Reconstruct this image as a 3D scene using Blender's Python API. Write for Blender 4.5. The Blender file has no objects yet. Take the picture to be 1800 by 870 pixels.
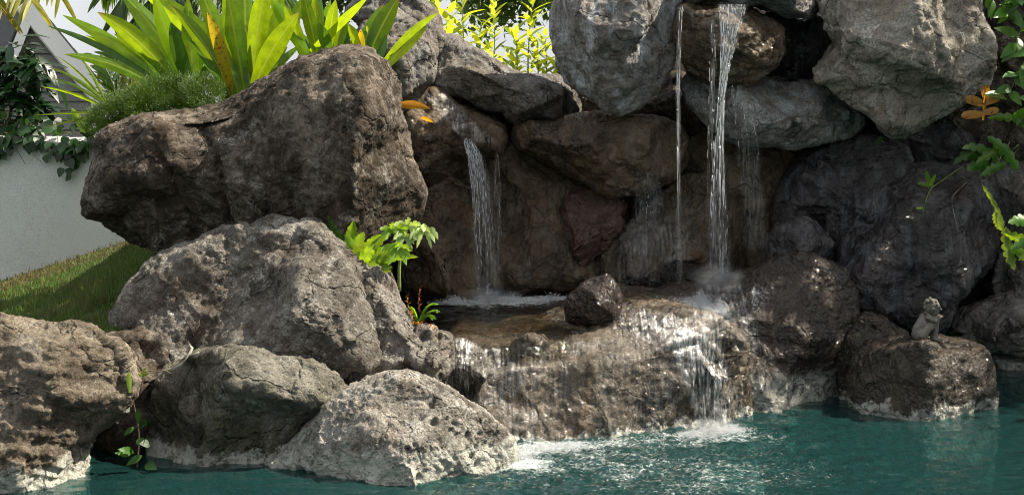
import bpy, bmesh, math, random
import numpy as np
from mathutils import Vector, Matrix, Quaternion
from mathutils.geometry import delaunay_2d_cdt
from mathutils.bvhtree import BVHTree

random.seed(7)
scene = bpy.context.scene
col = scene.collection

# ------------------------------------------------------------------ camera
CAM_H, FPX, CX, HY = 1.5, 2400.0, 900.0, 250.0
cam_d = bpy.data.cameras.new('camera')
cam = bpy.data.objects.new('camera', cam_d)
col.objects.link(cam)
cam.location = (0, 0, CAM_H)
cam.rotation_euler = (math.radians(90), 0, 0)
cam_d.sensor_width = 36.0
cam_d.lens = 36.0 * FPX / 1800.0
cam_d.shift_y = -(435.0 - HY) / 1800.0
cam_d.clip_end = 2000
scene.camera = cam

# ------------------------------------------------------------------ sky and sun
SUN = Vector((0.66, 0.03, 0.75)).normalized()
world = bpy.data.worlds.new('World')
scene.world = world
world.use_nodes = True
wn = world.node_tree
wn.nodes.clear()
sky = wn.nodes.new('ShaderNodeTexSky')
sky.sky_type = 'NISHITA'
sky.sun_disc = False
sky.sun_elevation = math.asin(SUN.z)
sky.sun_rotation = math.atan2(SUN.x, SUN.y)
sky.air_density = 1.0
sky.dust_density = 5.0
sky.ozone_density = 1.0
bg = wn.nodes.new('ShaderNodeBackground')
bg.inputs['Strength'].default_value = 0.05
wo = wn.nodes.new('ShaderNodeOutputWorld')
# bright broken high cloud over the whole dome
wtc = wn.nodes.new('ShaderNodeTexCoord')
wno = wn.nodes.new('ShaderNodeTexNoise'); wno.inputs['Scale'].default_value = 2.2; wno.inputs['Detail'].default_value = 6
wn.links.new(wtc.outputs['Generated'], wno.inputs['Vector'])
wmr = wn.nodes.new('ShaderNodeMapRange'); wmr.inputs[1].default_value = 0.35; wmr.inputs[2].default_value = 0.6; wmr.inputs[3].default_value = 0.55; wmr.inputs[4].default_value = 1.0
wn.links.new(wno.outputs[0], wmr.inputs[0])
wmx = wn.nodes.new('ShaderNodeMix'); wmx.data_type = 'RGBA'
wn.links.new(wmr.outputs[0], wmx.inputs[0]); wn.links.new(sky.outputs[0], wmx.inputs[6]); wmx.inputs[7].default_value = (9.2, 9.4, 9.7, 1)
wn.links.new(wmx.outputs[2], bg.inputs['Color'])
wn.links.new(bg.outputs[0], wo.inputs['Surface'])
sun_d = bpy.data.lights.new('sun', 'SUN')
sun_d.energy = 5.0
sun_d.angle = math.radians(0.5)
sun_d.color = (1.0, 0.90, 0.74)
sun = bpy.data.objects.new('sun', sun_d)
col.objects.link(sun)
sun.rotation_euler = SUN.to_track_quat('Z', 'Y').to_euler()
sun.location = SUN * 30
scene.view_settings.view_transform = 'Standard'
scene.view_settings.look = 'None'
scene.view_settings.exposure = 1.25
scene.view_settings.gamma = 1.0
scene.view_settings.use_curve_mapping = False
scene.cycles.use_denoising = True
scene.cycles.filter_width = 1.0
scene.cycles.denoising_prefilter = 'ACCURATE'
scene.cycles.max_bounces = 8
scene.cycles.transparent_max_bounces = 24
scene.cycles.caustics_reflective = False
scene.cycles.caustics_refractive = False
scene.cycles.sample_clamp_indirect = 6.0

# ------------------------------------------------------------------ helpers
def P(px, py, d):
    return Vector(((px - CX) * d / FPX, d, CAM_H - (py - HY) * d / FPX))

def tag(o, label=None, cat=None, group=None, kind=None):
    if label: o['label'] = label
    if cat: o['category'] = cat
    if group: o['group'] = group
    if kind: o['kind'] = kind
    return o

def link(o, parent=None):
    col.objects.link(o)
    if parent is not None:
        o.parent = parent
        o.matrix_parent_inverse = Matrix.Translation(-parent.location)
    return o

def empty(name, loc):
    o = bpy.data.objects.new(name, None)
    o.empty_display_size = 0.1
    o.location = loc
    col.objects.link(o)
    return o

def mesh_obj(name, verts, faces, mat, parent=None, smooth=True, uvs=None, base=True):
    """one mesh object; its origin is put at the base of the shape"""
    v = np.asarray(verts, dtype=np.float32).reshape(-1, 3)
    me = bpy.data.meshes.new(name)
    off = np.zeros(3)
    if base and len(v):
        off = np.array([(v[:, 0].min() + v[:, 0].max()) / 2, (v[:, 1].min() + v[:, 1].max()) / 2, v[:, 2].min()])
    me.from_pydata((v - off).tolist(), [], faces)
    if smooth:
        me.shade_smooth()
    if uvs is not None:
        ul = me.uv_layers.new(name='UVMap')
        li = np.zeros(len(me.loops), dtype=np.int32)
        me.loops.foreach_get('vertex_index', li)
        ul.data.foreach_set('uv', np.asarray(uvs, dtype=np.float32)[li].ravel())
    if mat: me.materials.append(mat)
    o = bpy.data.objects.new(name, me)
    o.location = off
    return link(o, parent)

# --- vectorised noise
_rng = np.random.RandomState(11)
_perm = np.concatenate([_rng.permutation(256)] * 3)
_g = _rng.normal(size=(256, 3)); _g /= np.linalg.norm(_g, axis=1)[:, None]
_rand4 = _rng.rand(256, 4)
def _hash(i):
    i = i & 255
    return _perm[_perm[_perm[i[..., 0]] + i[..., 1]] + i[..., 2]]
def pnoise(p):
    i = np.floor(p).astype(np.int64); f = p - i
    u = f * f * f * (f * (f * 6 - 15) + 10)
    out = 0
    for dx in (0, 1):
        wx = u[:, 0] if dx else 1 - u[:, 0]
        for dy in (0, 1):
            wy = u[:, 1] if dy else 1 - u[:, 1]
            for dz in (0, 1):
                wz = u[:, 2] if dz else 1 - u[:, 2]
                o = np.array([dx, dy, dz])
                g = _g[_hash(i + o)]
                out = out + wx * wy * wz * np.einsum('ij,ij->i', g, f - o)
    return out * 1.6
def fbm(p, octv=4, gain=0.5):
    s, a = 0, 1.0
    for k in range(octv):
        s = s + a * pnoise(p * 2.03 ** k + k * 17.3); a *= gain
    return s
def ridged(p, octv=4, gain=0.55):
    s, a = 0, 1.0
    for k in range(octv):
        s = s + a * (1 - 2 * np.abs(pnoise(p * 2.03 ** k + k * 9.1))); a *= gain
    return s
def lumps(p, tilt=1.0):
    """faceted convex chunks: max over jittered cells of tilted paraboloids"""
    i = np.floor(p).astype(np.int64)
    best = np.full(len(p), -1e9)
    for dx in (-1, 0, 1):
        for dy in (-1, 0, 1):
            for dz in (-1, 0, 1):
                c = i + np.array([dx, dy, dz])
                h = _hash(c)
                r = _rand4[h]
                q = p - (c + r[:, :3])
                val = tilt * np.einsum('ij,ij->i', _g[h], q) - 0.75 * np.einsum('ij,ij->i', q, q) + 0.4 * r[:, 3]
                best = np.maximum(best, val)
    return best

def mesh_arrays(me):
    n = len(me.vertices)
    v = np.zeros(n * 3, dtype=np.float32); me.vertices.foreach_get('co', v)
    nr = np.zeros(n * 3, dtype=np.float32); me.vertex_normals.foreach_get('vector', nr)
    return v.reshape(-1, 3).astype(np.float64), nr.reshape(-1, 3).astype(np.float64)

def remesh(verts, faces, vox, smooth_it):
    me = bpy.data.meshes.new('tmp'); me.from_pydata([tuple(v) for v in verts], [], faces)
    bm = bmesh.new(); bm.from_mesh(me)
    bmesh.ops.recalc_face_normals(bm, faces=bm.faces); bm.to_mesh(me); bm.free()
    o = bpy.data.objects.new('tmp', me); col.objects.link(o)
    m = o.modifiers.new('r', 'REMESH'); m.mode = 'VOXEL'; m.voxel_size = vox
    if smooth_it:
        s = o.modifiers.new('s', 'SMOOTH'); s.factor = 0.5; s.iterations = smooth_it
    dg = bpy.context.evaluated_depsgraph_get()
    out = bpy.data.meshes.new_from_object(o.evaluated_get(dg))
    bpy.data.objects.remove(o); bpy.data.meshes.remove(me)
    return out

def to_px(v):
    d = np.maximum(v[:, 1], 0.1)
    return np.stack([CX + v[:, 0] * FPX / d, HY + (CAM_H - v[:, 2]) * FPX / d], 1)

def seg_dist(p, a, b):
    ab = b - a; t = np.clip(((p - a) @ ab) / max(ab @ ab, 1e-9), 0, 1)
    return np.linalg.norm(p - a - t[:, None] * ab, axis=1), t

def cdt(pts, n_out, edges):
    loop = list(range(n_out))
    r = delaunay_2d_cdt([Vector(p) for p in pts], edges, [loop], 1, 1e-6)
    return r[0], r[2], r[3]

ROCKS = {}
def rock(key, label, d0, outline, ridges=(), back=0.5, mat=None, vox=0.013, smooth=3, amp=0.03, freq=2.2,
         chip=0.035, chipf=4.0, fine=0.008, crag=0.010, cuts=24, flat=False, cracks=(), pits=0, pit_r=(0.008, 0.02), strata=0.0, sdir=(0.3, 0, 1.0), sfreq=14, seed=0, name='boulder', cat='boulder', group=None):
    out = [(p[0], p[1], p[2] if len(p) > 2 else 0.0) for p in outline]
    pts = list(out); edges = []
    for r in ridges:
        r = r if isinstance(r, list) else [r]
        for k, q in enumerate(r):
            if k: edges.append((len(pts) - 1, len(pts)))
            pts.append(q)
    n = len(out)
    vs, fs, orig = cdt([(p[0], p[1]) for p in pts], n, edges)
    V, F = [], []
    for k, v in enumerate(vs):
        b = pts[orig[k][0]][2] if orig[k] else 0.0
        V.append(P(v[0], v[1], d0 - b))
    for f in fs: F.append(list(f))
    # which cdt vertices make the outline, in order
    mp = {}
    for k, o in enumerate(orig):
        for q in o: mp[q] = k
    ring0 = [mp[k] for k in range(n)]
    R = [V[k] for k in ring0]
    cpx, cpy = sum(q[0] for q in out) / n, sum(q[1] for q in out) / n
    rings = [ring0]
    for dep, sc in ((0.45, 0.985), (0.8, 0.86), (1.0, 0.55)):
        idx = []
        for q in out:
            idx.append(len(V)); V.append(P(cpx + (q[0] - cpx) * sc, cpy + (q[1] - cpy) * sc, d0 + back * dep))
            if flat:      # level top running straight back
                w0 = P(cpx + (q[0] - cpx) * sc, cpy + (q[1] - cpy) * sc, d0); V[-1] = Vector((w0.x, d0 + back * dep, P(q[0], q[1], d0).z if q[1] < cpy else w0.z))
        rings.append(idx)
    for a, b in zip(rings, rings[1:]):
        for k in range(n):
            F.append([a[k], a[(k + 1) % n], b[(k + 1) % n], b[k]])
    last = rings[-1]
    vs2, fs2, or2 = cdt([(V[k].x, V[k].z) for k in last], n, [])
    m2 = {}
    for k, o in enumerate(or2):
        if o: m2[k] = last[o[0]]
        else:
            m2[k] = len(V); V.append(Vector((vs2[k][0], V[last[0]].y, vs2[k][1])))
    for f in fs2: F.append([m2[k] for k in f])
    me = remesh(V, F, vox, smooth)
    v, nr = mesh_arrays(me)
    off = np.array([seed * 3.71 + 1.3, seed * 1.93, seed * 5.17])
    if cuts:
        rgc = np.random.RandomState(seed * 7 + 1)
        size = (v.max(0) - v.min(0)).mean()
        for k in range(cuts):
            nk = rgc.normal(size=3); nk[1] = -abs(nk[1]) * 1.1; nk /= np.linalg.norm(nk)
            pr = v @ nk
            # shave a flat face off a local part of the surface
            ci = rgc.choice(np.where(nr @ nk > 0.75)[0]) if (nr @ nk > 0.75).any() else None
            if ci is None: continue
            loc = np.linalg.norm(v - v[ci], axis=1)
            lim = pr[ci] - size * rgc.uniform(0.004, 0.032)
            w = np.clip((0.6 - nr[:, 1]) / 1.0, 0, 1) * np.clip(1.6 - loc / (size * rgc.uniform(0.16, 0.34)), 0, 1)
            exc = np.maximum(0, pr - lim) * (nr @ nk > 0.1) * w
            v = v - nk * np.minimum(exc, 0.075)[:, None]
        me.vertices.foreach_set('co', v.astype(np.float32).ravel()); me.update()
        v, nr = mesh_arrays(me)
    disp = amp * fbm(v * freq + off, 4)
    if chip: disp += chip * (lumps(v * chipf + off) - 0.1) * 0.6 + chip * 0.3 * (lumps(v * chipf * 2.6 + off * 2) - 0.1)
    if strata:
        sd = np.array(sdir) / np.linalg.norm(sdir)
        t = v @ sd + 0.05 * fbm(v * 2.5 + off, 3)
        st = np.stack([t * sfreq, v[:, 0] * 1.2, v[:, 1] * 1.2], 1)
        disp += strata * ridged(st + off, 3)
    disp += fine * fbm(v * 22 + off, 4, 0.7) + crag * (ridged(v * 4.5 + off, 5, 0.6) - 0.6)
    if cracks:
        pp = to_px(v)
        front = nr[:, 1] < 0.15
        for ptsx, w, dep in cracks:
            best = np.full(len(v), 1e9)
            wob = 4.0 * pnoise(v * 25)
            for a, b in zip(ptsx, ptsx[1:]):
                dd, _ = seg_dist(pp, np.array(a, float), np.array(b, float))
                best = np.minimum(best, dd)
            best = np.maximum(best + wob * 0.7, 0)
            disp -= np.where(front, dep * np.exp(-(best / w) ** 2), 0)
    if pits:
        rg = np.random.RandomState(seed + 5)
        cand = np.where((nr[:, 1] < 0.3) & (fbm(v * 3 + off, 2) > 0.05))[0]
        for ci in rg.choice(cand, min(pits, len(cand)), replace=False):
            r = rg.uniform(*pit_r) * (1.0 + (rg.rand() < 0.12) * 0.8)
            d2 = ((v - v[ci]) ** 2).sum(1)
            near = d2 < (3 * r) ** 2
            disp[near] -= r * 1.1 * np.exp(-(d2[near] / (r * r)) ** 1.5)
    v2 = v + nr * disp[:, None]
    base = np.array([(v2[:, 0].min() + v2[:, 0].max()) / 2, (v2[:, 1].min() + v2[:, 1].max()) / 2, v2[:, 2].min()])
    me.vertices.foreach_set('co', (v2 - base).astype(np.float32).ravel())
    me.update(); me.shade_smooth(); me.name = name
    me.materials.clear(); me.materials.append(mat)
    o = bpy.data.objects.new(name, me); o.location = base
    col.objects.link(o)
    tag(o, label, cat, group)
    ROCKS[key] = o
    return o

# ------------------------------------------------------------------ materials
def new_mat(name):
    m = bpy.data.materials.new(name); m.use_nodes = True
    nt = m.node_tree; nt.nodes.clear()
    return m, nt
class NB:
    def __init__(s, nt): s.nt = nt
    def n(s, t, **kw):
        o = s.nt.nodes.new(t)
        for k, v in kw.items(): setattr(o, k, v)
        return o
    def l(s, a, b): s.nt.links.new(a, b)
    def val(s, sock, v):
        if hasattr(v, 'is_output') or isinstance(v, bpy.types.NodeSocket): s.l(v, sock)
        else: sock.default_value = v
    def noise(s, vec, scale, detail=5, rough=0.6, dist=0.0):
        t = s.n('ShaderNodeTexNoise'); s.l(vec, t.inputs['Vector'])
        t.inputs['Scale'].default_value = scale; t.inputs['Detail'].default_value = detail
        t.inputs['Roughness'].default_value = rough; t.inputs['Distortion'].default_value = dist
        return t.outputs[0]
    def vor(s, vec, scale, feature='F1', rnd=1.0):
        t = s.n('ShaderNodeTexVoronoi'); t.feature = feature; s.l(vec, t.inputs['Vector'])
        t.inputs['Scale'].default_value = scale; t.inputs['Randomness'].default_value = rnd
        return t.outputs['Distance']
    def ramp(s, fac, stops):
        r = s.n('ShaderNodeValToRGB'); s.l(fac, r.inputs[0])
        el = r.color_ramp.elements
        while len(el) < len(stops): el.new(0.5)
        for e, (p, c) in zip(el, stops):
            e.position = p; e.color = c if len(c) == 4 else (*c, 1)
        return r.outputs[0]
    def rng(s, fac, a, b, c=0.0, d=1.0):
        r = s.n('ShaderNodeMapRange'); s.l(fac, r.inputs[0])
        r.inputs[1].default_value = a; r.inputs[2].default_value = b; r.inputs[3].default_value = c; r.inputs[4].default_value = d
        return r.outputs[0]
    def math(s, op, a, b=0.0, c=None, clamp=False):
        m = s.n('ShaderNodeMath', operation=op); m.use_clamp = clamp
        s.val(m.inputs[0], a); s.val(m.inputs[1], b)
        if c is not None: s.val(m.inputs[2], c)
        return m.outputs[0]
    def mix(s, fac, a, b, mode='MIX'):
        m = s.n('ShaderNodeMix'); m.data_type = 'RGBA'; m.blend_type = mode
        s.val(m.inputs[0], fac)
        for i, x in ((6, a), (7, b)):
            if isinstance(x, tuple): m.inputs[i].default_value = x if len(x) == 4 else (*x, 1)
            else: s.l(x, m.inputs[i])
        return m.outputs[2]
    def scalev(s, vec, sc):
        m = s.n('ShaderNodeVectorMath', operation='MULTIPLY'); s.l(vec, m.inputs[0]); m.inputs[1].default_value = sc
        return m.outputs[0]
    def bump(s, h, strength, dist, prev=None):
        b = s.n('ShaderNodeBump'); s.l(h, b.inputs['Height'])
        b.inputs['Strength'].default_value = strength; b.inputs['Distance'].default_value = dist
        if prev: s.l(prev, b.inputs['Normal'])
        return b.outputs[0]
    def out(s, sh):
        o = s.n('ShaderNodeOutputMaterial'); s.l(sh, o.inputs['Surface'])
    def principled(s, color, rough=0.8, normal=None, **kw):
        p = s.n('ShaderNodeBsdfPrincipled')
        if isinstance(color, tuple): p.inputs['Base Color'].default_value = (*color[:3], 1)
        else: s.l(color, p.inputs['Base Color'])
        s.val(p.inputs['Roughness'], rough)
        if normal: s.l(normal, p.inputs['Normal'])
        for k, v in kw.items(): s.val(p.inputs[k], v)
        return p.outputs[0]

def rock_mat(name, dark, mid, light, lichen=(0.42, 0.42, 0.38), lichen_amt=0.5, rust=(0.16, 0.09, 0.045), rust_amt=0.3,
             wet=0.0, deposit=0.0, bumps=1.0, pit=0.5, streak=0.0, streak_col=(0.33, 0.36, 0.38), wet_dark=0.55, speck=0.6):
    m, nt = new_mat(name); b = NB(nt)
    geo = b.n('ShaderNodeNewGeometry'); pos = geo.outputs['Position']
    n1 = b.noise(pos, 2.3, 5, 0.6, 0.4)
    n2 = b.noise(pos, 9.0, 8, 0.7, 0.6)
    n3 = b.noise(pos, 75.0, 4, 0.75)
    f = b.math('ADD', b.math('MULTIPLY', n1, 0.45), b.math('MULTIPLY', n2, 0.55))
    c = b.ramp(f, [(0.38, dark), (0.5, mid), (0.61, light)])
    # lichen and mineral blotches
    ln = b.noise(pos, 5.5, 9, 0.78, 0.8)
    lm = b.rng(ln, 0.60 - 0.12 * lichen_amt, 0.72 - 0.1 * lichen_amt)
    lm = b.math('MULTIPLY', lm, b.rng(n3, 0.35, 0.6))
    c = b.mix(b.math('MULTIPLY', lm, min(1, lichen_amt * 1.1)), c, lichen)
    # rusty stains
    rn = b.noise(b.scalev(pos, (1, 1, 0.55)), 3.1, 6, 0.65, 1.0)
    rm = b.rng(rn, 0.54, 0.70, 0, rust_amt)
    c = b.mix(rm, c, rust)
    if streak:
        sn = b.noise(b.scalev(pos, (1, 1, 0.09)), 16, 6, 0.7, 0.3)
        sm = b.math('MULTIPLY', b.rng(sn, 0.46, 0.62, 0, streak), b.rng(b.noise(pos, 3.0, 3), 0.35, 0.55))
        c = b.mix(sm, c, streak_col)
    # grains
    g1 = b.rng(n3, 0.3, 0.7, 1 - 0.5 * speck, 1 + 0.55 * speck)
    g2 = b.rng(b.noise(pos, 210, 2, 0.6), 0.3, 0.7, 1 - 0.4 * speck, 1 + 0.4 * speck)
    gg = b.n('ShaderNodeCombineColor')
    gm = b.math('MULTIPLY', g1, g2)
    for k in range(3): b.l(gm, gg.inputs[k])
    c = b.mix(1.0, c, gg.outputs[0], 'MULTIPLY')
    sep = b.n('ShaderNodeSeparateXYZ'); b.l(pos, sep.inputs[0])
    wetf = None
    rough = 0.85
    if wet:
        wn_ = b.noise(pos, 3.4, 5, 0.6)
        wetf = b.rng(wn_, 0.62 - 0.45 * wet, 0.70 - 0.3 * wet)
        dk = b.mix(1.0, c, (wet_dark, wet_dark * 0.94, wet_dark * 0.88), 'MULTIPLY')
        c = b.mix(wetf, c, dk)
        rough = b.rng(wetf, 0, 1, 0.85, 0.6)
    if deposit:
        # pale lime scale left at the water line
        dn = b.noise(pos, 7, 7, 0.75)
        lev = b.math('ADD', sep.outputs[2], b.math('MULTIPLY', b.math('SUBTRACT', dn, 0.5), -0.35))
        dm = b.rng(lev, deposit * 0.6, deposit * 0.85, 0.95, 0)
        dm = b.math('MULTIPLY', dm, b.rng(b.noise(pos, 24, 7, 0.75), 0.36, 0.50))
        c = b.mix(dm, c, (0.52, 0.52, 0.46))
        if wet: rough = b.math('ADD', rough, b.math('MULTIPLY', dm, 0.5), clamp=True)
    h1 = b.noise(pos, 20, 9, 0.72, 0.3)
    h2 = b.noise(pos, 95, 5, 0.7)
    nrm = b.bump(h1, 1.0 * bumps, 0.04)
    nrm = b.bump(h2, 0.9 * bumps, 0.009, nrm)
    # thin branching fractures
    wv = b.n('ShaderNodeVectorMath', operation='ADD'); b.l(pos, wv.inputs[0])
    wt = b.n('ShaderNodeTexNoise'); b.l(pos, wt.inputs['Vector']); wt.inputs['Scale'].default_value = 5; wt.inputs['Detail'].default_value = 4
    b.l(b.scalev(wt.outputs['Color'], (0.22, 0.22, 0.22)), wv.inputs[1])
    ce = b.rng(b.vor(wv.outputs[0], 3.3, 'DISTANCE_TO_EDGE'), 0.0, 0.035)
    ce = b.math('MAXIMUM', ce, b.rng(b.noise(pos, 2.1, 2), 0.50, 0.58))
    nrm = b.bump(ce, 0.9, 0.03, nrm)
    if pit:
        pv = b.rng(b.vor(pos, 48), 0.10, 0.33)
        pm = b.math('MAXIMUM', pv, b.rng(b.noise(pos, 6, 2), 0.45, 0.62))
        nrm = b.bump(pm, 0.8 * pit, 0.010, nrm)
    if wet:
        # thin water film with beads over the wet parts
        cn = b.bump(b.noise(pos, 48, 2, 0.55), 1.0, 0.03)
        b.out(b.principled(c, rough, nrm, **{'Specular IOR Level': 0.15, 'Coat Weight': b.math('MULTIPLY', wetf, min(1.0, 0.5 + wet * 0.6)), 'Coat Roughness': 0.09, 'Coat IOR': 1.4, 'Coat Normal': cn}))
    else:
        b.out(b.principled(c, rough, nrm, **{'Specular IOR Level': 0.25}))
    return m

M = {}
M['dry'] = rock_mat('dry lava rock', (0.0432, 0.0367, 0.0302), (0.1332, 0.1188, 0.1008), (0.2592, 0.2412, 0.2160), lichen=(0.50, 0.49, 0.44), lichen_amt=0.7, deposit=0.15, pit=0.9, rust=(0.13, 0.085, 0.05), rust_amt=0.5, speck=0.9)
M['tan'] = rock_mat('tan layered rock', (0.0663, 0.0507, 0.0351), (0.1872, 0.1560, 0.1170), (0.3276, 0.2886, 0.2340), lichen=(0.52, 0.48, 0.40), lichen_amt=0.5, deposit=0.13, pit=0.6, rust=(0.15, 0.095, 0.05), rust_amt=0.5, speck=0.8)
M['mossy'] = rock_mat('mossy lava rock', (0.0363, 0.0330, 0.0238), (0.1188, 0.1089, 0.0858), (0.2244, 0.2112, 0.1782), lichen=(0.46, 0.45, 0.38), lichen_amt=0.6, deposit=0.09, pit=0.8, rust=(0.075, 0.075, 0.03), rust_amt=0.75, speck=0.8)
M['pale'] = rock_mat('pale lava rock', (0.0902, 0.0789, 0.0665), (0.2565, 0.2375, 0.2090), (0.4370, 0.4180, 0.3800), lichen=(0.60, 0.59, 0.54), lichen_amt=0.8, deposit=0.18, pit=1.0, rust=(0.14, 0.085, 0.05), rust_amt=0.7, speck=1.0)
M['dark'] = rock_mat('dark brown boulder rock', (0.020, 0.014, 0.009), (0.066, 0.050, 0.036), (0.25, 0.212, 0.168), lichen=(0.42, 0.40, 0.36), lichen_amt=0.68, pit=0.5, rust=(0.055, 0.029, 0.012), rust_amt=0.65, speck=0.8, bumps=1.2)
M['grey'] = rock_mat('grey wall rock', (0.105, 0.095, 0.085), (0.235, 0.22, 0.205), (0.38, 0.37, 0.355), lichen=(0.46, 0.48, 0.48), lichen_amt=0.6, streak=0.8, streak_col=(0.42, 0.46, 0.48), rust=(0.17, 0.115, 0.07), rust_amt=0.55, pit=0.4, speck=0.8)
M['lightgrey'] = rock_mat('light grey boulder rock', (0.1560, 0.1342, 0.1053), (0.2886, 0.2613, 0.2184), (0.4056, 0.3822, 0.3432), lichen=(0.58, 0.58, 0.54), lichen_amt=0.7, rust=(0.33, 0.24, 0.16), rust_amt=0.6, pit=0.5, speck=0.8)
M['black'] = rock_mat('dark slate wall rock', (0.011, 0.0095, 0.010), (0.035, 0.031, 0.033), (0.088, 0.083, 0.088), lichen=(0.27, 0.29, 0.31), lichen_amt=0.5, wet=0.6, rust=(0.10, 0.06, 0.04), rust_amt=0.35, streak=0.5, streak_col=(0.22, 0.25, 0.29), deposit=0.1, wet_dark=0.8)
M['wet'] = rock_mat('wet brown cascade rock', (0.019, 0.014, 0.009), (0.066, 0.052, 0.034), (0.128, 0.107, 0.078), lichen=(0.32, 0.31, 0.28), lichen_amt=0.4, wet=0.8, rust=(0.22, 0.12, 0.05), rust_amt=0.6, streak=0.5, streak_col=(0.24, 0.22, 0.18), pit=0.5, bumps=0.8, wet_dark=0.75, deposit=0.03)
M['wetdep'] = rock_mat('wet rock with lime scale', (0.014, 0.010, 0.007), (0.046, 0.035, 0.026), (0.09, 0.074, 0.06), lichen=(0.2, 0.2, 0.19), lichen_amt=0.3, wet=0.85, rust=(0.10, 0.05, 0.028), rust_amt=0.6, pit=0.4, bumps=1.2, wet_dark=0.75, deposit=0.24)
M['wetlow'] = rock_mat('wet rock with a thin lime band', (0.014, 0.011, 0.008), (0.05, 0.040, 0.028), (0.10, 0.084, 0.062), lichen=(0.24, 0.25, 0.25), lichen_amt=0.35, wet=0.85, rust=(0.10, 0.06, 0.03), rust_amt=0.6, pit=0.4, bumps=1.2, wet_dark=0.75, deposit=0.08)
M['recess'] = rock_mat('damp brown recess rock', (0.038, 0.026, 0.014), (0.13, 0.098, 0.058), (0.24, 0.193, 0.13), lichen=(0.27, 0.26, 0.23), lichen_amt=0.3, wet=0.7, rust=(0.20, 0.11, 0.045), rust_amt=0.6, streak=0.4, streak_col=(0.3, 0.28, 0.24), wet_dark=0.75)
M['red'] = rock_mat('wet reddish rock', (0.035, 0.020, 0.016), (0.095, 0.058, 0.049), (0.17, 0.115, 0.10), lichen=(0.3, 0.25, 0.23), lichen_amt=0.3, wet=0.8, rust=(0.17, 0.06, 0.035), rust_amt=0.6, wet_dark=0.8)
M['brownwet'] = rock_mat('glossy wet brown stone', (0.004, 0.002, 0.0012), (0.013, 0.006, 0.0035), (0.03, 0.017, 0.011), lichen=(0.06, 0.05, 0.04), lichen_amt=0.2, wet=1.0, rust=(0.03, 0.009, 0.004), rust_amt=0.8, wet_dark=0.9, pit=0.3)

M['saddle'] = rock_mat('brown grey saddle rock', (0.060, 0.052, 0.044), (0.145, 0.13, 0.112), (0.26, 0.24, 0.215), lichen=(0.36, 0.36, 0.34), lichen_amt=0.5, streak=0.4, streak_col=(0.33, 0.35, 0.36), rust=(0.13, 0.085, 0.05), rust_amt=0.55, pit=0.4, speck=0.8)
M['streaked'] = rock_mat('water streaked grey rock', (0.10, 0.088, 0.075), (0.21, 0.195, 0.18), (0.33, 0.32, 0.305), lichen=(0.42, 0.44, 0.44), lichen_amt=0.35, streak=1.0, streak_col=(0.46, 0.50, 0.53), rust=(0.16, 0.10, 0.06), rust_amt=0.7, pit=0.3, speck=0.7)

def simple_mat(name, color, rough=0.7, var=0.3, scale=8.0, bump=0.0, bscale=60, spec=0.4, color2=None):
    m, nt = new_mat(name); b = NB(nt)
    geo = b.n('ShaderNodeNewGeometry'); pos = geo.outputs['Position']
    n = b.noise(pos, scale, 6, 0.65)
    c2 = color2 if color2 else tuple(x * (1 - var) for x in color)
    c = b.ramp(n, [(0.35, c2), (0.62, color)])
    nr = None
    if bump: nr = b.bump(b.noise(pos, bscale, 4, 0.7), bump, 0.01)
    b.out(b.principled(c, rough, nr, **{'Specular IOR Level': spec}))
    return m

def leaf_mat(name, base, trans, mixf=0.45, rough=0.35, rib=None, tipc=None, hue=0.25, spots=None):
    m, nt = new_mat(name); b = NB(nt)
    uv = b.n('ShaderNodeUVMap'); sep = b.n('ShaderNodeSeparateXYZ'); b.l(uv.outputs[0], sep.inputs[0])
    oi = b.n('ShaderNodeObjectInfo')
    geo = b.n('ShaderNodeNewGeometry')
    n = b.noise(geo.outputs['Position'], 14, 4, 0.6)
    f = b.math('ADD', b.math('MULTIPLY', n, 0.6), b.math('MULTIPLY', oi.outputs['Random'], 0.4))
    def vary(c):
        lo = tuple(x * (1 - hue) for x in c); hi = (min(1, c[0] * (1 + hue * 1.3)), min(1, c[1] * (1 + hue)), c[2])
        return b.ramp(f, [(0.3, lo), (0.7, hi)])
    cb, ct = vary(base), vary(trans)
    if rib:
        d = b.math('ABSOLUTE', b.math('SUBTRACT', sep.outputs[0], 0.5))
        rm = b.rng(d, 0.02, 0.07, 0.75, 0)
        cb = b.mix(rm, cb, rib); ct = b.mix(rm, ct, rib)
    if tipc:
        tm = b.rng(b.math('ADD', b.math('SUBTRACT', sep.outputs[1], b.math('MULTIPLY', oi.outputs['Random'], 0.12)), b.math('MULTIPLY', b.math('SUBTRACT', n, 0.5), 0.35)), 0.90, 0.98)
        cb = b.mix(tm, cb, tipc); ct = b.mix(tm, ct, tipc)
    if spots:
        sm = b.rng(b.noise(geo.outputs['Position'], 40, 5, 0.7), 0.55, 0.62)
        cb = b.mix(sm, cb, spots); ct = b.mix(sm, ct, spots)
    # fine parallel veins
    vn = b.noise(b.scalev(uv.outputs[0], (30, 1.2, 1)), 1.0, 2, 0.5)
    nr = b.bump(vn, 0.25, 0.004)
    p = b.principled(cb, rough, nr, **{'Specular IOR Level': 0.45})
    t = b.n('ShaderNodeBsdfTranslucent'); b.l(ct, t.inputs[0]); b.l(nr, t.inputs['Normal'])
    mx = b.n('ShaderNodeMixShader'); mx.inputs[0].default_value = mixf
    b.l(p, mx.inputs[1]); b.l(t.outputs[0], mx.inputs[2])
    b.out(mx.outputs[0])
    return m
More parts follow.
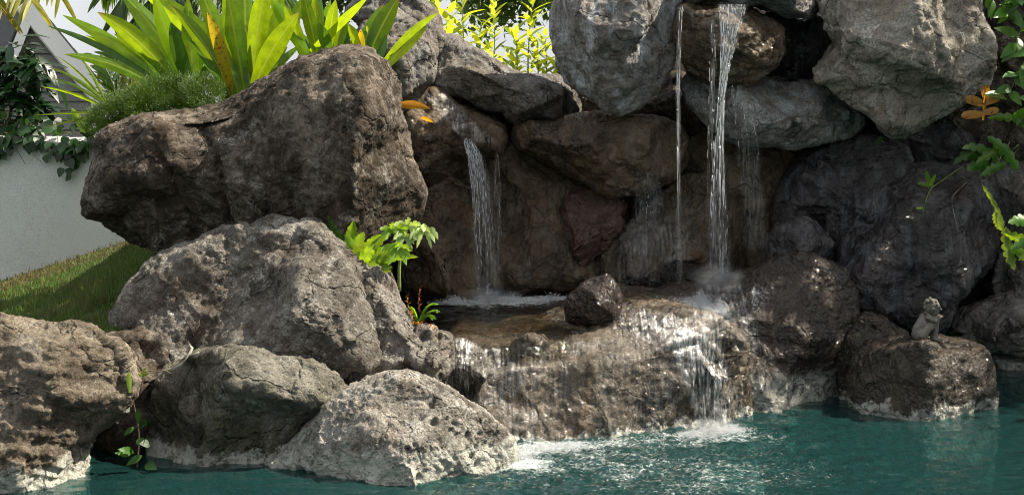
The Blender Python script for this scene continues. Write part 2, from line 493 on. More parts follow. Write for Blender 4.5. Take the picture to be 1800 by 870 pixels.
# ------------------------------------------------------------------ rocks, large ones first
rock('R1', 'huge dark brown boulder overhanging the lawn, with a sunlit right flank', 7.62,
     [(141,352),(150,328),(162,290),(166,246),(190,222),(230,206),(265,201),(330,194),(388,184),(440,150),(520,106),(570,88),(620,82),(655,90),(681,112),(695,150),(701,190),(716,228),(728,280),(746,340),(742,372),(716,395),(690,440),(640,520),(500,540),(330,520),(270,462),(215,438),(180,410),(150,380)],
     [[(400,200,.24),(455,152,.28),(530,112,.32),(600,96,.36),(648,104,.40),(638,190,.58),(606,300,.60),(596,400,.50)], [(200,250,.16),(260,215,.20),(330,206,.22)], [(190,320,.24),(300,290,.34),(420,285,.38),(520,280,.42)], (310,240,.28),(400,410,.16),(280,410,.12),(520,400,.26),(470,220,.36),(555,190,.46)],
     back=0.6, mat=M['dark'], amp=0.022, chip=0.03, chipf=3.0, cuts=5, fine=0.008, vox=0.012, smooth=4,
     cracks=[([(352,218),(375,262),(388,300),(392,345),(410,390)], 5, .035), ([(268,255),(300,300),(318,355),(350,390),(385,418)], 4, .03), ([(338,232),(300,275)], 3, .02)], seed=1)
rock('R2', 'tall weathered grey rock rising to a peak beside the lawn', 7.05,
     [(190,600),(205,540),(232,498),(270,462),(330,432),(385,412),(425,396),(440,404),(470,392),(495,387),(525,399),(545,394),(562,398),(590,425),(625,458),(645,475),(652,520),(668,600),(690,680),(640,740),(560,770),(420,770),(300,750),(230,720),(192,670)],
     [[(540,402,.08),(480,470,.28),(430,540,.42),(360,650,.52)], [(560,405,.08),(600,470,.30),(640,560,.36),(660,640,.36)], [(420,640,.54),(500,610,.62),(580,600,.62),(640,640,.5)], [(470,400,.03),(380,480,.13),(290,580,.20)], [(530,470,.42),(515,560,.62)], [(330,440,.04),(270,520,.08)], (600,700,.46),(520,720,.42),(420,740,.30),(300,720,.26),(300,660,.34)],
     back=0.5, mat=M['dry'], amp=0.028, chip=0.035, chipf=4.2, strata=0.010, sdir=(0.75, 0.1, 0.8), sfreq=9, vox=0.011, smooth=2, pits=120, fine=0.009,
     cuts=9, cracks=[([(340,600),(420,545),(480,480)], 5, .02), ([(335,590),(352,660),(335,700)], 4, .03)], seed=2)
rock('R2b', 'slim rock fin leaning on the right side of the peaked grey rock', 6.95,
     [(610,500),(645,476),(664,466),(682,480),(702,516),(726,552),(746,582),(745,640),(715,690),(640,690),(600,640),(598,560)],
     [[(668,482,.12),(690,560,.26),(706,630,.28)], (645,600,.26),(640,540,.2)], back=0.35, mat=M['dry'], amp=0.018, chip=0.03, chipf=7, pits=50, vox=0.010, smooth=2, seed=3)
rock('R2c', 'knobbly little rock at the left lip of the lower cascade', 6.85,
     [(690,600),(715,580),(738,570),(768,575),(792,590),(803,625),(800,660),(792,700),(750,715),(705,690),(685,640)],
     [[(750,590,.12),(765,630,.22),(755,665,.16)]], back=0.35, mat=M['dry'], amp=0.02, chip=0.04, chipf=9, pits=40, vox=0.010, smooth=1, seed=4)
rock('R3', 'mossy low rock with a sunlit top, between the peaked rock and the pool', 6.55,
     [(246,720),(262,690),(296,648),(335,628,.1),(400,612,.14),(445,612,.16),(490,632,.18),(545,638,.18),(590,660,.14),(625,690,.1),(610,730),(560,770),(520,900),(400,930),(260,930),(240,830),(248,760)],
     [[(330,665,.20),(395,668,.32),(450,692,.40),(520,712,.36),(575,722,.22)], [(350,780,.34),(440,780,.32),(520,770,.20)], (290,740,.24),(330,850,.36),(430,870,.26)],
     back=0.5, mat=M['mossy'], amp=0.016, chip=0.03, chipf=5, pits=70, vox=0.011, smooth=1, cuts=10, cracks=[([(338,640),(350,700),(345,770),(335,830)], 5, .04)], seed=5)
rock('R4', 'pale pitted rock jutting into the pool in front', 6.32,
     [(422,850,.12),(446,815,.12),(500,775,.12),(560,722,.10),(600,692,.05),(645,665),(690,654),(725,655),(765,668),(800,690),(850,722),(888,762),(900,795),(898,830),(880,930),(700,960),(520,950),(430,900)],
     [[(690,668,.10),(680,740,.32),(690,800,.44),(700,900,.50)], [(720,665,.06),(770,720,.22),(825,790,.17),(850,900,.20)], [(600,715,.12),(620,800,.36),(630,900,.42)], (540,790,.36),(490,850,.34),(560,900,.44)],
     back=0.55, mat=M['pale'], amp=0.02, chip=0.022, chipf=4.5, pits=330, pit_r=(0.007, 0.016), vox=0.0095, smooth=4, fine=0.008, seed=6)
rock('R0', 'layered tan rock at the lower left edge of the pool', 6.12,
     [(-70,556),(0,556),(40,566),(80,571),(130,571),(178,585),(212,606),(232,645),(238,690),(218,726),(180,762),(160,795),(152,860),(120,930),(-70,950)],
     [[(-60,600,.12),(40,600,.14),(130,605,.14),(190,640,.16)], [(-60,700,.30),(60,700,.32),(160,690,.25)], [(-60,760,.40),(40,790,.38),(110,790,.25)], [(-60,900,.42),(60,900,.30)]],
     back=0.7, mat=M['tan'], amp=0.02, chip=0.025, chipf=3.5, strata=0.014, sdir=(0.28, 0.1, 1.0), sfreq=10, vox=0.010, smooth=3, pits=60, fine=0.008, seed=7)
rock('R5', 'dark shaded rock in the gap behind the layered tan rock', 6.75,
     [(140,640),(190,590),(240,578),(285,590),(300,640),(300,930),(140,930)],
     [(220,640,.12),(220,760,.22),(260,700,.15),(200,900,.25)], back=0.4, mat=M['dark'], amp=0.03, chip=0.06, chipf=7, vox=0.013, smooth=1, seed=8)
# cascade ledge, mound and the low rock of the statue
rock('L', 'broad wet ledge the lower cascade spills over into the pool', 7.35,
     [(770,640),(785,600),(800,590),(860,597),(930,590),(1000,575),(1060,560),(1120,552),(1180,545),(1260,560),(1330,600),(1360,660),(1370,760),(1360,900),(780,900),(760,760)],
     [[(800,598,.34),(850,610,.34),(920,610,.30),(1000,605,.22),(1080,590,.15),(1160,575,.10)], [(800,640,.42),(860,650,.47),(950,640,.46),(1050,640,.36),(1150,640,.30),(1240,640,.22),(1310,660,.15)], [(800,800,.50),(900,790,.52),(1000,790,.44),(1100,780,.36),(1200,780,.28),(1300,770,.18)], [(1180,560,.03),(1230,600,.14),(1270,660,.22)]],
     back=1.3, flat=True, cuts=10, mat=M['wet'], amp=0.02, chip=0.022, chipf=4.5, vox=0.0115, smooth=2, fine=0.009, seed=9)
rock('M', 'rounded wet mound under the tall waterfall, its right flank glittering', 8.05,
     [(1060,600),(1075,545),(1120,518),(1180,500),(1250,490),(1310,480),(1350,462),(1390,446),(1420,446),(1455,458),(1485,472),(1503,515),(1506,560),(1490,620),(1478,660),(1490,740),(1480,900),(1080,900)],
     [[(1405,450,.10),(1412,520,.34),(1406,600,.44),(1398,680,.48),(1400,800,.52)], [(1120,545,.10),(1200,530,.15),(1300,520,.20)], [(1120,620,.25),(1220,620,.35),(1320,620,.40)], [(1472,480,.03),(1484,560,.05),(1470,650,.10),(1468,720,.20),(1465,850,.26)], (1300,720,.5),(1250,800,.55)],
     back=0.5, mat=M['wetdep'], amp=0.025, chip=0.035, chipf=4.2, vox=0.0115, smooth=3, fine=0.009,
     cracks=[([(1470,650),(1490,600),(1500,560)], 4, .02)], seed=10)
rock('S', 'low squat wet rock in the pool that the figurine sits on', 7.70,
     [(1497,660),(1503,622),(1525,600),(1580,594),(1640,594),(1695,597),(1728,608),(1743,640),(1748,690),(1750,760),(1740,860),(1500,860),(1495,700)],
     [[(1512,632,.10),(1550,608,.22),(1634,604,.34),(1700,607,.20),(1734,628,.06)], [(1510,700,.12),(1634,700,.38),(1740,690,.06)], [(1515,800,.14),(1636,800,.40),(1740,800,.08)], (1560,720,.24),(1690,720,.22)],
     back=0.45, mat=M['wetlow'], amp=0.012, chip=0.03, chipf=5, vox=0.011, smooth=0, fine=0.008, cuts=8, seed=11)
rock('S2', 'narrow dark rock wedged between the wet mound and the figurine rock', 7.95,
     [(1470,640),(1490,590),(1520,548),(1560,555),(1600,585),(1600,660),(1560,760),(1480,780)],
     [(1510,600,.10),(1520,680,.18)], back=0.4, mat=M['wetlow'], amp=0.025, chip=0.04, chipf=6, vox=0.013, seed=12)
# right wall
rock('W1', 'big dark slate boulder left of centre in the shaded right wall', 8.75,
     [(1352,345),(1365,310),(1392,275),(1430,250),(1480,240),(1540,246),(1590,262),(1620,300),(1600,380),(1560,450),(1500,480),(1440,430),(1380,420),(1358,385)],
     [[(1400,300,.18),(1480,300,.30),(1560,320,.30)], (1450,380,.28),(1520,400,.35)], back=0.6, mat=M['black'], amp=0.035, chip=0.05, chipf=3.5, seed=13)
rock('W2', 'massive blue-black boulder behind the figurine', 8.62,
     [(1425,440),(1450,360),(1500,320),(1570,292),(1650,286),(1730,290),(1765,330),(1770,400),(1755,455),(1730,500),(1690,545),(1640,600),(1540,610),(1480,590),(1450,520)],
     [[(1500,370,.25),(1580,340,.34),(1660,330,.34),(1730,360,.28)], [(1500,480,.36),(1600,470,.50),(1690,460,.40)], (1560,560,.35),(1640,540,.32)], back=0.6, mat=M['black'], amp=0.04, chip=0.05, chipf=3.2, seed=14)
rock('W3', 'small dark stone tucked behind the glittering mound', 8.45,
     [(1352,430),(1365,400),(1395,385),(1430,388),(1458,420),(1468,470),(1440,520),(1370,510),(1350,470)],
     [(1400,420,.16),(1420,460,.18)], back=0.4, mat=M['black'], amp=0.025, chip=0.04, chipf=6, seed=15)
rock('W4', 'tan wet rock with pale streaks at the right edge of the wall', 8.9,
     [(1720,300),(1760,268),(1850,250),(1960,262),(2060,330),(2090,450),(2010,565),(1800,560),(1745,545),(1730,500),(1755,450),(1750,380)],
     [(1800,340,.25),(1820,420,.30),(1800,500,.2)], back=0.6, mat=M['saddle'], amp=0.035, chip=0.05, chipf=4, seed=16)
rock('B1', 'blocky grey rock low down beside the far water line', 8.85,
     [(1655,580),(1690,548),(1720,530),(1760,520),(1850,515),(1960,525),(2040,570),(2030,650),(1900,650),(1780,618),(1700,612)],
     [[(1725,545,.10),(1728,600,.22)], (1800,570,.25),(1850,600,.2)], back=0.6, mat=M['saddle'], amp=0.02, chip=0.04, chipf=4, smooth=2, seed=17)
rock('B2', 'low reddish rock with a white lime band at the far water line', 9.1,
     [(1640,620),(1720,602),(1800,595),(1900,590),(2060,600),(2110,660),(2100,760),(1640,760)],
     [(1760,625,.10),(1840,620,.10),(1760,700,.12)], back=0.5, mat=M['wetdep'], amp=0.02, chip=0.03, chipf=6, seed=18)
rock('U1', 'large pale boulder hanging over the shaded right wall', 8.25,
     [(1424,122),(1440,95),(1462,62),(1440,40),(1425,-10),(1440,-45),(1700,-50),(1725,0),(1742,60),(1752,118),(1735,150),(1700,172),(1655,200),(1605,228),(1568,240),(1530,212),(1490,176),(1455,150),(1430,138)],
     [[(1470,-30,.30),(1500,60,.40),(1560,150,.42),(1568,225,.14)], [(1600,-30,.45),(1640,60,.50),(1660,130,.38)], (1480,120,.22),(1700,60,.30),(1540,-30,.42)],
     back=0.7, mat=M['lightgrey'], amp=0.03, chip=0.05, chipf=3.6, smooth=2, cracks=[([(1480,100),(1530,118),(1560,100)], 4, .02), ([(1545,140),(1550,200)], 3, .015), ([(1610,70),(1650,105)], 5, .025)], vox=0.012, seed=19)
rock('U2', 'rough brown rock face behind the leaves at the right edge', 8.75,
     [(1715,-60),(1790,-40),(1900,-48),(2005,-15),(2060,120),(2015,285),(1900,295),(1780,280),(1700,250),(1660,210),(1730,160),(1745,80)],
     [[(1745,40,.12),(1770,150,.22)], (1830,60,.25),(1830,200,.25)], back=0.6, mat=M['dark'], amp=0.035, chip=0.06, chipf=5, seed=20)
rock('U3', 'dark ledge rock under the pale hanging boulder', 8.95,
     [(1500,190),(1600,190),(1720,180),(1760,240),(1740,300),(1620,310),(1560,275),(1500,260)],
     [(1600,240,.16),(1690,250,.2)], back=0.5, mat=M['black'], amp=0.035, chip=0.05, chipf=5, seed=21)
# upper middle
rock('T1', 'tall streaked grey boulder at the top, left of the tall waterfall', 8.35,
     [(973,60),(975,20),(990,-45),(1200,-45),(1198,0),(1193,70),(1180,122),(1150,160),(1118,190),(1090,201),(1060,190),(1030,170),(1000,146),(984,118)],
     [[(1020,-30,.28),(1015,60,.30),(1030,120,.26),(1085,190,.08)], [(1140,-30,.42),(1135,60,.44),(1115,150,.30)], (1080,100,.40)],
     back=0.7, mat=M['streaked'], amp=0.025, chip=0.03, chipf=3.5, vox=0.012, smooth=3, seed=22)
rock('T2', 'dark brow rock that the tall waterfall pours over', 8.30,
     [(1185,60),(1195,10),(1260,4),(1340,6),(1385,40),(1380,90),(1350,130),(1310,150),(1250,150),(1205,130),(1190,100)],
     [[(1210,20,.22),(1280,16,.36),(1340,24,.30)], [(1220,80,.24),(1280,80,.30),(1340,80,.22)], (1280,130,.14)],
     back=0.6, mat=M['recess'], amp=0.025, chip=0.035, chipf=5, vox=0.012, seed=23)
rock('T3', 'flat capstone across the top above the tall waterfall', 8.5,
     [(1180,-45),(1440,-45),(1455,0),(1430,30),(1390,24),(1330,8),(1260,6),(1200,10),(1185,-10)],
     [[(1230,-30,.40),(1300,-30,.44),(1400,-20,.40)], (1300,0,.30),(1400,15,.30)], back=0.6, mat=M['grey'], amp=0.02, chip=0.04, chipf=4.5, seed=24)
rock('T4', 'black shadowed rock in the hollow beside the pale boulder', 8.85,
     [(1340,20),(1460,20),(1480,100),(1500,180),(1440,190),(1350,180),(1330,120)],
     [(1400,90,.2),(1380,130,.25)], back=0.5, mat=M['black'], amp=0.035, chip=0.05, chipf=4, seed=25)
rock('T5', 'grey slab slung below the hollow at the top right', 8.62,
     [(1190,150),(1215,120),(1300,130),(1370,140),(1440,150),(1490,180),(1535,215),(1500,238),(1440,246),(1390,262),(1330,262),(1275,250),(1240,228),(1210,190)],
     [[(1230,160,.22),(1300,180,.36),(1400,190,.36),(1480,205,.24)], (1330,225,.40),(1420,228,.30)],
     back=0.6, mat=M['grey'], amp=0.02, chip=0.04, chipf=4.5, smooth=2, cracks=[([(1390,205),(1450,210),(1510,212)], 3, .02)], seed=26)
rock('C1', 'sloping grey saddle rock below the yellow-green bushes', 8.9,
     [(744,132),(758,95),(775,58),(800,64),(828,84),(858,102),(890,124),(925,133),(990,135),(1015,155),(1046,186),(1020,206),(985,215),(900,216),(882,200),(845,190),(820,172),(780,160),(750,156)],
     [[(790,85,.10),(840,120,.20),(920,150,.26),(1000,165,.20)], (850,165,.25),(940,195,.26),(790,130,.16)],
     back=0.6, mat=M['saddle'], amp=0.02, chip=0.035, chipf=4.5, smooth=2, seed=27)
rock('C2', 'bulging brown-grey rock hanging over the dark recess', 8.72,
     [(891,240),(903,217),(985,214),(1040,192),(1090,195),(1150,205),(1200,225),(1210,270),(1190,310),(1130,335),(1075,345),(1030,325),(985,302),(945,278),(905,262)],
     [[(930,232,.22),(1000,245,.34),(1080,240,.38),(1150,250,.30)], (1010,285,.30),(1080,300,.32),(1130,300,.26)],
     back=0.5, mat=M['recess'], amp=0.022, chip=0.035, chipf=5, cracks=[([(975,215),(985,250),(1000,280)], 4, .015)], seed=28)
rock('C3', 'glistening rock shelf that feeds the left waterfall', 8.75,
     [(700,190),(720,165),(760,158),(815,172),(850,192),(882,208),(888,245),(880,275),(840,282),(800,300),(770,345),(740,375),(715,330),(705,250)],
     [[(740,180,.10),(790,195,.20),(830,215,.34),(850,255,.38)], [(730,240,.30),(780,250,.34),(800,280,.28)], (740,310,.28)],
     back=0.5, mat=M['recess'], amp=0.02, chip=0.035, chipf=5, seed=29)
rock('C4', 'brown rock pillar standing left of the left waterfall', 8.55,
     [(725,370),(750,330),(790,310),(830,330),(850,400),(845,460),(842,560),(760,570),(715,540),(700,450)],
     [[(760,350,.12),(775,430,.24),(800,530,.24)], (825,420,.14)], back=0.5, mat=M['recess'], amp=0.025, chip=0.04, chipf=4.5, seed=30)
rock('C5', 'wide brown rock face behind the left waterfall', 9.02,
     [(800,270),(860,250),(930,255),(1010,300),(1080,330),(1110,380),(1090,480),(1070,560),(800,570),(790,400)],
     [[(880,280,.10),(960,330,.28),(1000,370,.32)], (880,380,.16),(890,480,.25),(960,470,.3),(1040,480,.28)], back=0.5, mat=M['recess'], amp=0.04, chip=0.05, chipf=3.5, seed=31)
rock('C6', 'reddish angular rock jutting from the recess wall', 8.85,
     [(985,380),(1000,345),(1030,332),(1075,338),(1098,362),(1092,400),(1060,440),(1020,480),(980,470),(960,420)],
     [[(1010,365,.14),(1035,400,.26),(1010,450,.24)], (1070,370,.15)], back=0.4, mat=M['red'], amp=0.025, chip=0.045, chipf=6, smooth=2, seed=32)
rock('C7', 'smooth grey sloping slab behind the thin waterfall', 8.9,
     [(1010,520),(1050,440),(1100,390),(1150,345),(1200,310),(1250,300),(1300,330),(1310,420),(1300,560),(1020,570)],
     [[(1100,420,.16),(1160,400,.22),(1230,380,.22)], (1080,500,.36),(1160,490,.42),(1240,470,.40)], back=0.5, mat=M['wet'], amp=0.03, chip=0.03, chipf=4, seed=33)
rock('C8', 'damp dark rock in the cleft right of the tall waterfall', 9.05,
     [(1195,260),(1260,235),(1340,240),(1400,260),(1400,400),(1380,520),(1290,520),(1240,400)],
     [(1290,330,.14),(1340,400,.18)], back=0.4, mat=M['recess'], amp=0.05, chip=0.08, chipf=6, smooth=1, seed=34)
rock('C9', 'shadowed brown rock filling the gap under the streaked grey boulder', 9.15,
     [(975,150),(1040,135),(1200,135),(1270,190),(1260,280),(1100,290),(1000,240)], [(1100,190,.12),(1180,200,.15)], back=0.5, mat=M['recess'], amp=0.03, chip=0.05, chipf=5, seed=40)
rock('C10', 'dark rock wedged between the saddle rock and the glistening shelf', 9.2,
     [(715,150),(760,120),(860,140),(920,190),(920,280),(820,290),(730,250)], [(800,190,.12),(870,220,.12)], back=0.5, mat=M['recess'], amp=0.03, chip=0.05, chipf=5, seed=41)
# behind the huge boulder
rock('A1', 'rough grey rock behind the crest of the huge boulder', 8.65,
     [(640,30),(690,15),(740,40),(765,90),(758,130),(738,165),(716,190),(690,200),(650,160),(630,90)],
     [[(690,60,.12),(720,110,.24),(715,160,.16)]], back=0.5, mat=M['saddle'], amp=0.025, chip=0.045, chipf=5, smooth=2, seed=35)
rock('A2', 'steep dark slab at the top beside the strap leaves', 8.95,
     [(600,20),(640,-40),(720,-50),(745,0),(772,40),(782,70),(775,110),(750,130),(720,90),(660,60)],
     [[(680,-10,.12),(730,40,.22),(760,90,.16)]], back=0.5, mat=M['saddle'], amp=0.02, chip=0.045, chipf=5, seed=36)
rock('N1', 'small glossy wet brown stone perched on the cascade lip', 7.32,
     [(994,540),(1000,522),(1020,502),(1045,488),(1066,486),(1082,500),(1089,530),(1086,556),(1068,570),(1045,572),(1020,568),(998,562)],
     [[(1010,535,.06),(1040,505,.09),(1068,498,.05)], (1045,540,.15),(1075,535,.09),(1040,560,.08)], back=0.22, mat=M['brownwet'], vox=0.007, amp=0.010, chip=0.018, chipf=9, fine=0.004, smooth=3, cuts=5, seed=37, name='stone', cat='stone')
rock('N3', 'flat dark stone awash in the middle of the cascade lip', 7.06,
     [(900,605),(925,588),(955,590),(965,605),(945,622),(910,622)],
     [(932,600,.05)], back=0.2, mat=M['wet'], vox=0.008, amp=0.008, chip=0.015, chipf=10, seed=39, name='stone', cat='stone')
# ------------------------------------------------------------------ ground
def sstep(x, a, b):
    t = np.clip((x - a) / (b - a), 0, 1); return t * t * (3 - 2 * t)
def lawn_z(x, y):
    xc = np.clip(x, -4.5, -1.9); yc = np.clip(y, 6.0, 10.6)
    return -0.029 + 0.3205 * xc + 0.1704 * yc
def ground_z(x, y):
    z = lawn_z(x, y)
    far = sstep(np.maximum(np.abs(x) - 5, y - 11.0), 0, 3)
    z = z * (1 - far) + 0.75 * far
    # planted bank behind the boulders
    h = 1.62 + 0.22 * sstep(x, -0.5, -0.1) + 0.75 * sstep(x, 0.4, 0.7) + 0.12 * np.sin(x * 3.1) * 0.5
    f = np.where(x < -0.55, 8.15, 9.38)
    bank = sstep(y, f, f + 0.25) * sstep(x, -2.25, -2.0) * (1 - sstep(y, 13, 17)) * (1 - sstep(x, 7, 9))
    z = z * (1 - bank) + np.maximum(z, h) * bank
    # pool basin
    pool = np.where(x < -0.75, 1 - sstep(y, 6.75, 6.95), 1 - sstep(y, 9.25, 9.4))
    pool = pool * sstep(y, 1.4, 1.6) * (1 - sstep(x, 5.6, 5.8)) * sstep(x, -5.2, -5.0)
    return z * (1 - pool) - 1.25 * pool
xs = np.concatenate([[-400, -150, -60, -30, -15, -9], np.arange(-6, 9.01, 0.09), [10, 13, 20, 40, 80, 150, 400]])
ys = np.concatenate([[-60, -20, -8, -3, 0], np.arange(1, 18, 0.09), [19, 22, 28, 40, 70, 120, 250, 600]])
gx, gy = np.meshgrid(xs, ys)
gz = ground_z(gx, gy)
gz += 0.012 * fbm(np.stack([gx.ravel() * 4, gy.ravel() * 4, gx.ravel() * 0], 1), 3).reshape(gx.shape) * (np.abs(gx) < 12)
nx, ny = len(xs), len(ys)
gf = [(j * nx + i, j * nx + i + 1, (j + 1) * nx + i + 1, (j + 1) * nx + i) for j in range(ny - 1) for i in range(nx - 1)]
m, nt = new_mat('turf and soil'); b = NB(nt)
geo = b.n('ShaderNodeNewGeometry'); pos = geo.outputs['Position']
gcol = b.ramp(b.noise(pos, 6, 8, 0.7), [(0.35, (0.045, 0.038, 0.022)), (0.5, (0.05, 0.055, 0.025)), (0.68, (0.05, 0.08, 0.025))])
sepg = b.n('ShaderNodeSeparateXYZ'); b.l(pos, sepg.inputs[0])
gcol = b.mix(b.rng(sepg.outputs[2], 0.2, 0.0), gcol, (0.02, 0.13, 0.135))       # painted pool shell below the turf
sn_ = b.n('ShaderNodeSeparateXYZ'); b.l(geo.outputs['Normal'], sn_.inputs[0])
soil = b.math('MULTIPLY', b.rng(sn_.outputs[2], 0.85, 0.6), b.rng(sepg.outputs[2], 0.0, 0.2))
gcol = b.mix(soil, gcol, (0.035, 0.028, 0.022))
b.out(b.principled(gcol, 0.9, b.bump(b.noise(pos, 30, 6, 0.7), 0.7, 0.03)))
ground = mesh_obj('ground', np.stack([gx.ravel(), gy.ravel(), gz.ravel()], 1), gf, m, base=False)
tag(ground, 'sloping turf, planted bank and pool shell', kind='structure')

def rects(name, boxes, mat, parent=None, bevel=0.0):
    """boxes given by 8 corners: bottom ring then top ring"""
    V, F = [], []
    for c in boxes:
        k = len(V); V += [tuple(p) for p in c]
        F += [(k, k+3, k+2, k+1), (k+4, k+5, k+6, k+7)] + [(k+i, k+(i+1) % 4, k+4+(i+1) % 4, k+4+i) for i in range(4)]
    return mesh_obj(name, V, F, mat, parent, smooth=False)

def prism_xz(name, poly, y0, y1, mat, parent=None):
    n = len(poly)
    sh = -0.75 if parent is not None and parent.name == 'house' else 0.0     # the house runs back to the left
    V = [(x + sh * (y0 - HD), y0, z) for x, z in poly] + [(x + sh * (y1 - HD), y1, z) for x, z in poly]
    F = [tuple(range(n)), tuple(range(2 * n - 1, n - 1, -1))] + [(i, n + i, n + (i + 1) % n, (i + 1) % n) for i in range(n)]
    return mesh_obj(name, V, F, mat, parent, smooth=False)

# ------------------------------------------------------------------ stucco garden wall
m, nt = new_mat('white stucco'); b = NB(nt)
geo = b.n('ShaderNodeNewGeometry'); pos = geo.outputs['Position']
c = b.ramp(b.noise(pos, 1.6, 6, 0.65), [(0.3, (0.70, 0.70, 0.66)), (0.65, (0.84, 0.84, 0.81))])
c = b.mix(b.rng(b.noise(pos, 130, 3, 0.6), 0.50, 0.64, 0, 0.6), c, (0.42, 0.43, 0.41))
b.out(b.principled(c, 0.9, b.bump(b.noise(pos, 90, 5, 0.75), 1.0, 0.02)))
M['stucco'] = m
wa, wb = Vector((-7.5, 10.06, 0)), Vector((-1.6, 10.0, 0))
wd = (wb - wa).normalized(); wnrm = Vector((-wd.y, wd.x, 0))
V, F = [], []
seg = 60
rr = np.random.RandomState(3)
for i in range(seg + 1):
    p = wa.lerp(wb, i / seg)
    e = 0.006 * math.sin(i * 1.7)
    for off, z in ((-0.0, -0.1), (-0.0, 1.50 + e), (0.03, 1.54 + e), (0.17, 1.54 + e), (0.2, 1.50 + e), (0.2, -0.1)):
        V.append(p + wnrm * off + Vector((0, 0, z)))
for i in range(seg):
    for k in range(5):
        a = i * 6 + k; F.append((a, a + 6, a + 7, a + 1))
F += [tuple(range(6)), tuple(range(seg * 6 + 5, seg * 6 - 1, -1))]
o = mesh_obj('garden_wall', V, F, M['stucco'], smooth=False)
tag(o, 'white stucco garden wall at the back of the lawn', 'wall')

# ------------------------------------------------------------------ gabled house far left
M['white'] = simple_mat('white painted timber', (0.80, 0.80, 0.80), 0.55, 0.08, 3, 0.15, 40)
M['siding'] = simple_mat('grey siding paint', (0.19, 0.195, 0.19), 0.7, 0.22, 5, 0.3, 50)
M['roof'] = simple_mat('dark roof shingle', (0.09, 0.09, 0.095), 0.85, 0.4, 30, 0.8, 60)
HD = 16.0
house = empty('house', P(60, 300, HD)); house.location.z = 0.75
tag(house, 'grey sided house gable with white bargeboards behind the garden wall', 'house')
def px2(px, py, d=HD):
    v = P(px, py, d); return (v.x, v.z)
apex, rfoot, lfoot = px2(50, -2), px2(195, 176), px2(-20, 176)
zb = 0.7
prism_xz('wall', [(lfoot[0] + 0.06, zb), (rfoot[0] - 0.2, zb), (rfoot[0] - 0.2, rfoot[1] - 0.05), (apex[0], apex[1] - 0.12), (lfoot[0] + 0.06, lfoot[1] - 0.05)], HD + 0.10, HD + 5, M['siding'], house)
def gable_span(z):
    if z < rfoot[1]: return lfoot[0] + 0.07, rfoot[0] - 0.21
    t = (z - rfoot[1]) / (apex[1] - rfoot[1])
    return lfoot[0] + (apex[0] - lfoot[0]) * t + 0.07, rfoot[0] + (apex[0] - rfoot[0]) * t - 0.12
z = zb + 0.05
while z < apex[1] - 0.35:
    a0, a1 = gable_span(z); b0, b1 = gable_span(z + 0.108)
    if b1 - b0 > 0.06:
        y0 = HD + 0.06
        corners = [(a0, y0, z), (a1, y0, z), (a1, HD + 0.098, z), (a0, HD + 0.098, z), (b0, y0 + 0.026, z + 0.108), (b1, y0 + 0.026, z + 0.108), (b1, HD + 0.098, z + 0.108), (b0, HD + 0.098, z + 0.108)]
        rects('plank', [corners], M['siding'], house)
    z += 0.112
def board(name, p, q, w, y0, y1, mat, par):
    p, q = Vector((p[0], p[1])), Vector((q[0], q[1]))
    t = (q - p).normalized(); nn = Vector((-t.y, t.x))
    if nn.y > 0: nn = -nn
    r = [p, q, q + nn * w, p + nn * w]
    return prism_xz(name, [(v.x, v.y) for v in r], y0, y1, mat, par)
board('bargeboard', apex, (rfoot[0] + 0.05, rfoot[1] - 0.06), 0.20, HD - 0.06, HD - 0.01, M['white'], house)
board('bargeboard', (apex[0] - 0.003, apex[1] - 0.03), (lfoot[0] - 0.02, lfoot[1] - 0.08), 0.11, HD - 0.055, HD - 0.012, M['white'], house)
prism_xz('gable_plate', [(px2(39, 40)[0], px2(39, 40)[1]), (px2(62, 40)[0], px2(62, 40)[1]), (px2(52, 18)[0], px2(52, 18)[1]), (px2(46, 18)[0], px2(46, 18)[1])], HD - 0.008, HD + 0.055, M['white'], house)
board('corner_board', (rfoot[0] - 0.24, rfoot[1] - 0.03), (rfoot[0] - 0.24, zb), 0.10, HD + 0.02, HD + 0.09, M['white'], house) if False else prism_xz('corner_board', [(rfoot[0] - 0.20, zb), (rfoot[0] - 0.10, zb), (rfoot[0] - 0.10, rfoot[1] - 0.1), (rfoot[0] - 0.20, rfoot[1] - 0.0)], HD + 0.0, HD + 0.5, M['white'], house)
for sgn, foot in ((1, rfoot), (-1, lfoot)):
    p, q = Vector(apex), Vector((foot[0] + 0.06 * sgn, foot[1] - 0.07))
    t = (q - p).normalized(); nn = Vector((-t.y, t.x))
    if nn.y < 0: nn = -nn
    prism_xz('roof', [tuple(p + nn * 0.004), tuple(q + nn * 0.004), tuple(q + nn * 0.025), tuple(p + nn * 0.025)], HD - 0.05, HD + 5.1, M['roof'], house)

# ------------------------------------------------------------------ pool water
IMP = [(0.10, 6.72, 0.5), (-0.05, 6.35, 0.35), (1.03, 6.98, 0.55), (0.5, 6.9, 0.35)]
def pool_mask(x, y):
    s = 0
    for ix, iy, r in IMP:
        s = s + np.exp(-(((x - ix) / (r * 1.6)) ** 2 + ((y - iy) / (r * 1.3)) ** 2))
    return np.clip(s, 0, 1)
xs = np.concatenate([np.arange(-5, -2.6, 0.12), np.arange(-2.6, 3.7, 0.017), np.arange(3.7, 5.75, 0.12)])
ys = np.concatenate([np.arange(1.55, 5.4, 0.08), np.arange(5.4, 7.9, 0.014), np.arange(7.9, 9.36, 0.03)])
gx, gy = np.meshgrid(xs, ys)
k = pool_mask(gx, gy)
wide = np.exp(-(((gx - 0.8) / 1.6) ** 2 + ((gy - 6.1) / 1.1) ** 2))
pts = np.stack([gx.ravel(), gy.ravel(), gx.ravel() * 0], 1)
r1 = fbm(pts * np.array([5, 9, 1]), 3).reshape(gx.shape)
r2 = fbm(pts * np.array([19, 34, 1]) + 5, 3).reshape(gx.shape)
